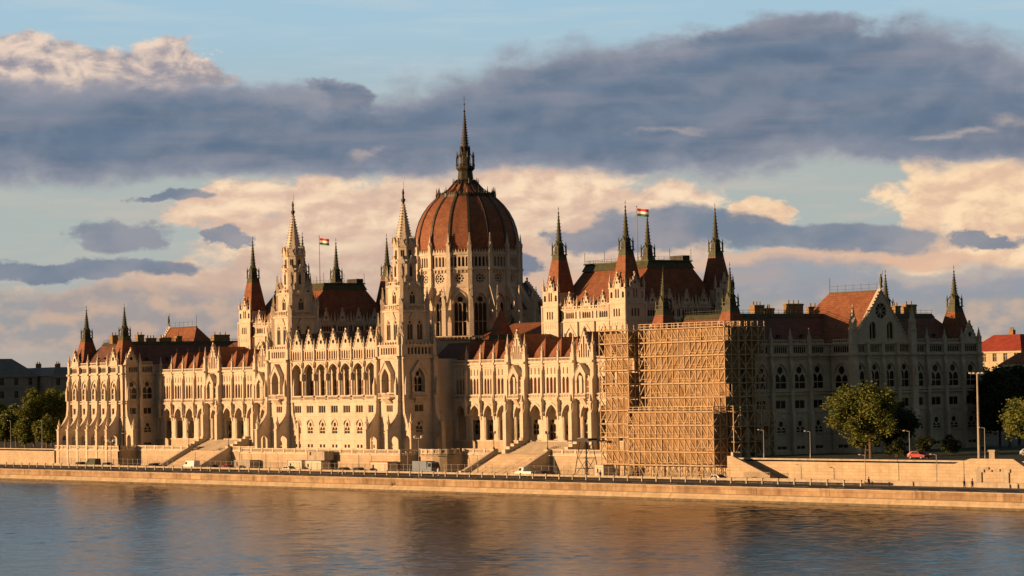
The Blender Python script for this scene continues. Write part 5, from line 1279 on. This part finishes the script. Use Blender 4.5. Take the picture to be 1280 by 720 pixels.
def mth(op, x, y):
    n = N.new('ShaderNodeMath'); n.operation = op
    for i, q in enumerate((x, y)):
        if isinstance(q, (int, float)): n.inputs[i].default_value = q
        else: L.new(q, n.inputs[i])
    return n.outputs[0]
amp = mth('ADD', mth('MULTIPLY', c3, 1.2), .3)
hgt = mth('MULTIPLY', mth('MULTIPLY', a, .16), amp)
bp = N.new('ShaderNodeBump'); bp.inputs['Strength'].default_value = 1; bp.inputs['Distance'].default_value = 1.0
L.new(hgt, bp.inputs['Height']); L.new(bp.outputs[0], bs.inputs['Normal'])
# the stretch of river nearest the quay has real waves; they fade out into the flat sheet around it
from mathutils import noise as mn
WX0, WX1, WY0, WY1 = -230.0, 420.0, -300.0, QY-.9
nx_, ny_ = 780, 330; vs = []; fs = []
for j in range(ny_+1):
    y = WY0+(WY1-WY0)*j/ny_
    for i in range(nx_+1):
        x = WX0+(WX1-WX0)*i/nx_
        f = min(1, (x-WX0)/40, (WX1-x)/40, (y-WY0)/40); f = max(0, f)
        q = .55+.9*max(0, mn.noise(Vector((x*.012, y*.012, 4))))
        xr = x*.79-y*.61; yr = x*.61+y*.79
        h = .14*mn.noise(Vector((xr*.2, yr*.13, 0)))+.13*mn.noise(Vector((xr*.55, yr*.36, 7)))+.075*mn.noise(Vector((x*1.1, y*1.1, 3)))
        vs.append((x, y, WZ+h*f*q))
for j in range(ny_):
    for i in range(nx_):
        a_ = j*(nx_+1)+i; fs.append((a_, a_+1, a_+nx_+2, a_+nx_+1))
b = MB(); b.v = vs; b.f = fs; b.mats = [wm]; b.mi = [0]*len(fs)
b.add([(-6000, -6000, WZ), (6000, -6000, WZ), (6000, WY0, WZ), (-6000, WY0, WZ), (-6000, QY-.5, WZ), (WX0, QY-.5, WZ), (WX0, WY0, WZ), (WX1, WY0, WZ), (6000, QY-.5, WZ), (WX1, QY-.5, WZ)],
      [(0, 1, 2, 7, 6, 3), (3, 6, 5, 4), (7, 2, 8, 9)], wm)
put('river_water', b, smooth=True, kind='structure')

# ==================================================================== WORLD
SUN_AZ = 22.0; SUN_EL = 5.5     # sun stands west, turned 20 degrees towards -x
w = bpy.data.worlds.new('World'); scene.world = w; w.use_nodes = True; nt = w.node_tree; N = nt.nodes; L = nt.links
bg = N['Background']; bg.inputs['Strength'].default_value = .66
def M1(op, *a, clamp=False):
    n = N.new('ShaderNodeMath'); n.operation = op; n.use_clamp = clamp
    for i, q in enumerate(a):
        if isinstance(q, (int, float)): n.inputs[i].default_value = q
        else: L.new(q, n.inputs[i])
    return n.outputs[0]
def mixc(f, a, b):
    n = N.new('ShaderNodeMix'); n.data_type = 'RGBA'
    if isinstance(f, (int, float)): n.inputs[0].default_value = f
    else: L.new(f, n.inputs[0])
    for i, q in ((6, a), (7, b)):
        if isinstance(q, tuple): n.inputs[i].default_value = q
        else: L.new(q, n.inputs[i])
    return n.outputs[2]
def mapr(v, a, b, c=0, d=1, smooth=True):
    n = N.new('ShaderNodeMapRange'); n.interpolation_type = 'SMOOTHSTEP' if smooth else 'LINEAR'
    L.new(v, n.inputs['Value'])
    for k, q in (('From Min', a), ('From Max', b), ('To Min', c), ('To Max', d)): n.inputs[k].default_value = q
    return n.outputs[0]
tc = N.new('ShaderNodeTexCoord'); D = tc.outputs['Generated']
def dot(v):
    n = N.new('ShaderNodeVectorMath'); n.operation = 'DOT_PRODUCT'; L.new(D, n.inputs[0]); n.inputs[1].default_value = v; return n.outputs['Value']
yaw = CAM['yaw']
az = M1('ARCTAN2', dot((math.cos(yaw), -math.sin(yaw), 0)), dot((math.sin(yaw), math.cos(yaw), 0)))
el = M1('ARCSINE', dot((0, 0, 1)))
# degrees, centred on the parliament's direction
A = M1('MULTIPLY', az, 57.2958); Ee = M1('MULTIPLY', el, 57.2958)
PX = 63.4     # photo pixels per degree, used to write cloud sizes down
def fromu(u): return (u-640)/PX
def fromv(u, v): return (481-v-(u-640)*.0188)/PX
cv = N.new('ShaderNodeCombineXYZ'); L.new(A, cv.inputs[0]); L.new(M1('MULTIPLY', Ee, 1.7), cv.inputs[1])
def noise(scale, det=8, rough=.58, off=(0, 0, 0), dist=0):
    mp = N.new('ShaderNodeMapping'); mp.inputs['Location'].default_value = off; L.new(cv.outputs[0], mp.inputs['Vector'])
    n = N.new('ShaderNodeTexNoise'); n.inputs['Scale'].default_value = scale; n.inputs['Detail'].default_value = det; n.inputs['Roughness'].default_value = rough; n.inputs['Distortion'].default_value = dist
    L.new(mp.outputs[0], n.inputs['Vector']); return n.outputs['Fac']
wn = N.new('ShaderNodeTexNoise'); wn.inputs['Scale'].default_value = .55; wn.inputs['Detail'].default_value = 6; wn.inputs['Roughness'].default_value = .62; L.new(cv.outputs[0], wn.inputs['Vector'])
ws = N.new('ShaderNodeSeparateColor'); L.new(wn.outputs['Color'], ws.inputs[0])
A_ = M1('ADD', A, M1('MULTIPLY', M1('SUBTRACT', ws.outputs[0], .5), 3.2)); E_ = M1('ADD', Ee, M1('MULTIPLY', M1('SUBTRACT', ws.outputs[1], .5), .9))
n_big = noise(.28, 5, .5, (3, 1, 0)); n_mid = noise(.62, 6, .48, (7, 2, 5), .2); n_fin = noise(1.6, 5, .5, (1, 9, 2)); n_puf = noise(1.1, 9, .56, (4, 4, 8), .3)
def blob(u, v, a, b, pw=1.0):
    """soft ellipse: 1 in the middle, 0 on the rim, negative outside"""
    x = M1('DIVIDE', M1('SUBTRACT', A_, fromu(u)), a/PX); y = M1('DIVIDE', M1('SUBTRACT', E_, fromv(u, v)), b/PX)
    return M1('SUBTRACT', 1, M1('SQRT', M1('ADD', M1('MULTIPLY', x, x), M1('MULTIPLY', y, y))))
def union(*bs):
    r = bs[0]
    for q in bs[1:]:
        n = N.new('ShaderNodeMath'); n.operation = 'SMOOTH_MAX'; n.inputs[2].default_value = .25; L.new(r, n.inputs[0]); L.new(q, n.inputs[1]); r = n.outputs[0]
    return r
n_pf2 = noise(1.1, 9, .56, (4+.16, 4-.30, 8), .3); n_md2 = noise(.62, 6, .48, (7+.2, 2-.4, 5), .2)
def noise_s(off):
    mp = N.new('ShaderNodeMapping'); mp.inputs['Scale'].default_value = (.32, 1.5, 1); mp.inputs['Location'].default_value = off; L.new(cv.outputs[0], mp.inputs['Vector'])
    n = N.new('ShaderNodeTexNoise'); n.inputs['Scale'].default_value = 1.0; n.inputs['Detail'].default_value = 5; n.inputs['Roughness'].default_value = .5; L.new(mp.outputs[0], n.inputs['Vector']); return n.outputs['Fac']
n_str = noise_s((2, 5, 3)); n_st2 = noise_s((8, 1, 6))
rel = mapr(M1('SUBTRACT', n_puf, n_pf2), -.17, .17); relm = mapr(M1('SUBTRACT', n_mid, n_md2), -.2, .2)
def mask(bl, noise_, k, lo, hi): return mapr(M1('ADD', bl, M1('MULTIPLY', M1('SUBTRACT', noise_, .5), k)), lo, hi)
sky = N.new('ShaderNodeTexSky'); sky.sky_type = 'NISHITA'; sky.sun_disc = False; sky.sun_elevation = R(SUN_EL); sky.air_density = 1.3; sky.dust_density = 1.5; sky.ozone_density = 2
# sun azimuth: direction to the sun is (-sin20, -cos20); Nishita rotation measured from +y towards +x
sky.sun_rotation = R(180+SUN_AZ)
nish = N.new('ShaderNodeVectorMath'); nish.operation = 'SCALE'; L.new(sky.outputs[0], nish.inputs[0]); nish.inputs['Scale'].default_value = .062
# clear sky towards the east: pale blue above, warmer by the horizon
grad = mixc(mapr(Ee, 0.0, 3.0), srgb(180, 168, 160), srgb(174, 183, 180)); grad = mixc(mapr(Ee, 4.2, 7.6), grad, srgb(164, 197, 215)); grad = mixc(mapr(Ee, 8.2, 21), grad, srgb(60, 76, 96))
east = mapr(M1('ABSOLUTE', A), 28, 62, 1, 0); high = mapr(Ee, 30, 60, 1, 0)
vis = M1('MULTIPLY', east, high)
c = mixc(vis, nish.outputs[0], grad)
c = mixc(M1('MULTIPLY', mapr(n_str, .45, .7), .38), c, mixc(mapr(Ee, 3, 6), srgb(214, 190, 172), srgb(196, 206, 212)))
# sunlit cumulus, far
m1 = union(blob(520, 330, 300, 125), blob(700, 290, 190, 90), blob(380, 390, 330, 90), blob(640, 252, 240, 44), blob(420, 262, 90, 56), blob(285, 262, 80, 40))
m1 = mask(m1, n_puf, 1.1, -.05, .22)
peach = mixc(rel, srgb(220, 186, 164), srgb(252, 224, 190)); peach = mixc(M1('MULTIPLY', mapr(n_str, .42, .62), .5), peach, srgb(214, 182, 164)); peach = mixc(mapr(Ee, .4, 3.8), srgb(186, 160, 148), peach)
c = mixc(m1, c, peach)
m2 = union(blob(1230, 250, 130, 80), blob(1290, 220, 130, 60), blob(1210, 320, 150, 38), blob(940, 262, 60, 24))
m2 = mask(m2, n_puf, .8, -.03, .22); c = mixc(m2, c, mixc(rel, srgb(226, 190, 162), srgb(254, 222, 182)))
# low warm-grey veil
m3 = mask(union(blob(1100, 400, 420, 60), blob(120, 400, 400, 52)), n_mid, .9, -.1, .45); c = mixc(M1('MULTIPLY', m3, .75), c, mixc(mapr(n_fin, .4, .65), srgb(150, 150, 154), srgb(196, 170, 152)))
m3 = mask(union(blob(1020, 325, 260, 12), blob(800, 350, 200, 14)), n_mid, .8, -.1, .35); c = mixc(M1('MULTIPLY', m3, .8), c, srgb(222, 182, 156))
# upper left sunlit heads
m4 = mask(union(blob(50, 90, 140, 40), blob(215, 88, 62, 34), blob(130, 100, 150, 32), blob(-60, 88, 150, 48)), n_puf, .85, -.03, .2)
c = mixc(M1('MULTIPLY', m4, .92), c, mixc(rel, srgb(150, 144, 154), srgb(240, 212, 190)))
# the dark bank
d1 = union(blob(150, 165, 420, 68), blob(400, 173, 300, 54), blob(-150, 170, 380, 74)); d2 = union(blob(850, 132, 430, 88), blob(1000, 110, 400, 84), blob(1230, 150, 330, 70), blob(700, 165, 420, 62), blob(980, 60, 160, 46), blob(1500, 160, 380, 70), blob(425, 122, 50, 26))
md = mask(union(d1, d2), M1('ADD', M1('MULTIPLY', n_mid, .6), M1('MULTIPLY', n_puf, .4)), .75, -.02, .3)
dk = mixc(relm, srgb(92, 111, 135), srgb(124, 133, 150)); dk = mixc(M1('MULTIPLY', mapr(n_str, .40, .66), .5), dk, srgb(98, 120, 146))
dk = mixc(M1('MULTIPLY', mapr(n_st2, .46, .74), .5), dk, srgb(146, 144, 154)); edge = mask(union(d1, d2), n_puf, .5, .05, .6); dk = mixc(edge, srgb(150, 152, 164), dk)
c = mixc(M1('MULTIPLY', md, .96), c, dk)
# gaps and glints in the bank
g = mask(union(blob(458, 190, 26, 12), blob(850, 162, 70, 8), blob(1190, 170, 90, 8), blob(1265, 158, 50, 14)), n_puf, 1.2, .0, 1.1); c = mixc(M1('MULTIPLY', g, .42), c, srgb(216, 192, 178))
# small dark clouds
sd = union(blob(155, 294, 66, 24), blob(278, 298, 40, 10), blob(90, 336, 190, 14), blob(230, 243, 50, 9), blob(1040, 298, 170, 22), blob(930, 290, 60, 26), blob(830, 282, 120, 28), blob(740, 298, 60, 20), blob(1240, 302, 50, 10), blob(620, 330, 60, 16))
ms = mask(sd, n_puf, .85, -.06, .3); c = mixc(M1('MULTIPLY', ms, .9), c, mixc(mapr(n_mid, .35, .65), srgb(112, 126, 146), srgb(146, 148, 158)))
lowb = mask(union(blob(1200, 352, 420, 30), blob(1000, 345, 200, 22)), n_mid, .5, .0, .5); c = mixc(M1('MULTIPLY', lowb, .7), c, srgb(146, 152, 164))
# scattered clouds elsewhere in the sky keep other views plausible
oth = mapr(n_big, .45, .7); c = mixc(M1('MULTIPLY', M1('MULTIPLY', oth, M1('SUBTRACT', 1, vis)), .4), c, srgb(52, 58, 70))
L.new(c, bg.inputs['Color'])

# ==================================================================== SUN, CAMERA
sl = bpy.data.lights.new('sun', 'SUN'); sl.energy = 5.0; sl.angle = R(.5); sl.color = (1.0, .60, .31)
so = bpy.data.objects.new('sun', sl); COL.objects.link(so)
d = Vector((math.sin(R(SUN_AZ))*math.cos(R(SUN_EL)), math.cos(R(SUN_AZ))*math.cos(R(SUN_EL)), -math.sin(R(SUN_EL))))
so.rotation_euler = d.to_track_quat('-Z', 'Y').to_euler()
cam = bpy.data.cameras.new('camera'); co = bpy.data.objects.new('camera', cam); COL.objects.link(co); scene.camera = co
cam.sensor_fit = 'HORIZONTAL'; cam.sensor_width = 36; cam.lens = 36*CAM['f']/1280; cam.clip_start = 1; cam.clip_end = 12000
y_, p_, r_ = CAM['yaw'], CAM['pitch'], CAM['roll']
fw = Vector((math.sin(y_), math.cos(y_), 0)); rt = Vector((math.cos(y_), -math.sin(y_), 0)); up = Vector((0, 0, 1))
fw2 = fw*math.cos(p_)+up*math.sin(p_); up2 = -fw*math.sin(p_)+up*math.cos(p_)
cr, sr = math.cos(r_), math.sin(r_); X = rt*cr-up2*sr; Y = rt*sr+up2*cr
Mx = Matrix((X, Y, -fw2)).transposed().to_4x4(); Mx.translation = (CAM['cx'], CAM['cy'], CAM['cz']); co.matrix_world = Mx
scene.view_settings.view_transform = 'Standard'; scene.view_settings.look = 'None'; scene.view_settings.exposure = .6; scene.view_settings.gamma = 1
scene.cycles.max_bounces = 6; scene.cycles.diffuse_bounces = 3; scene.cycles.use_denoising = True
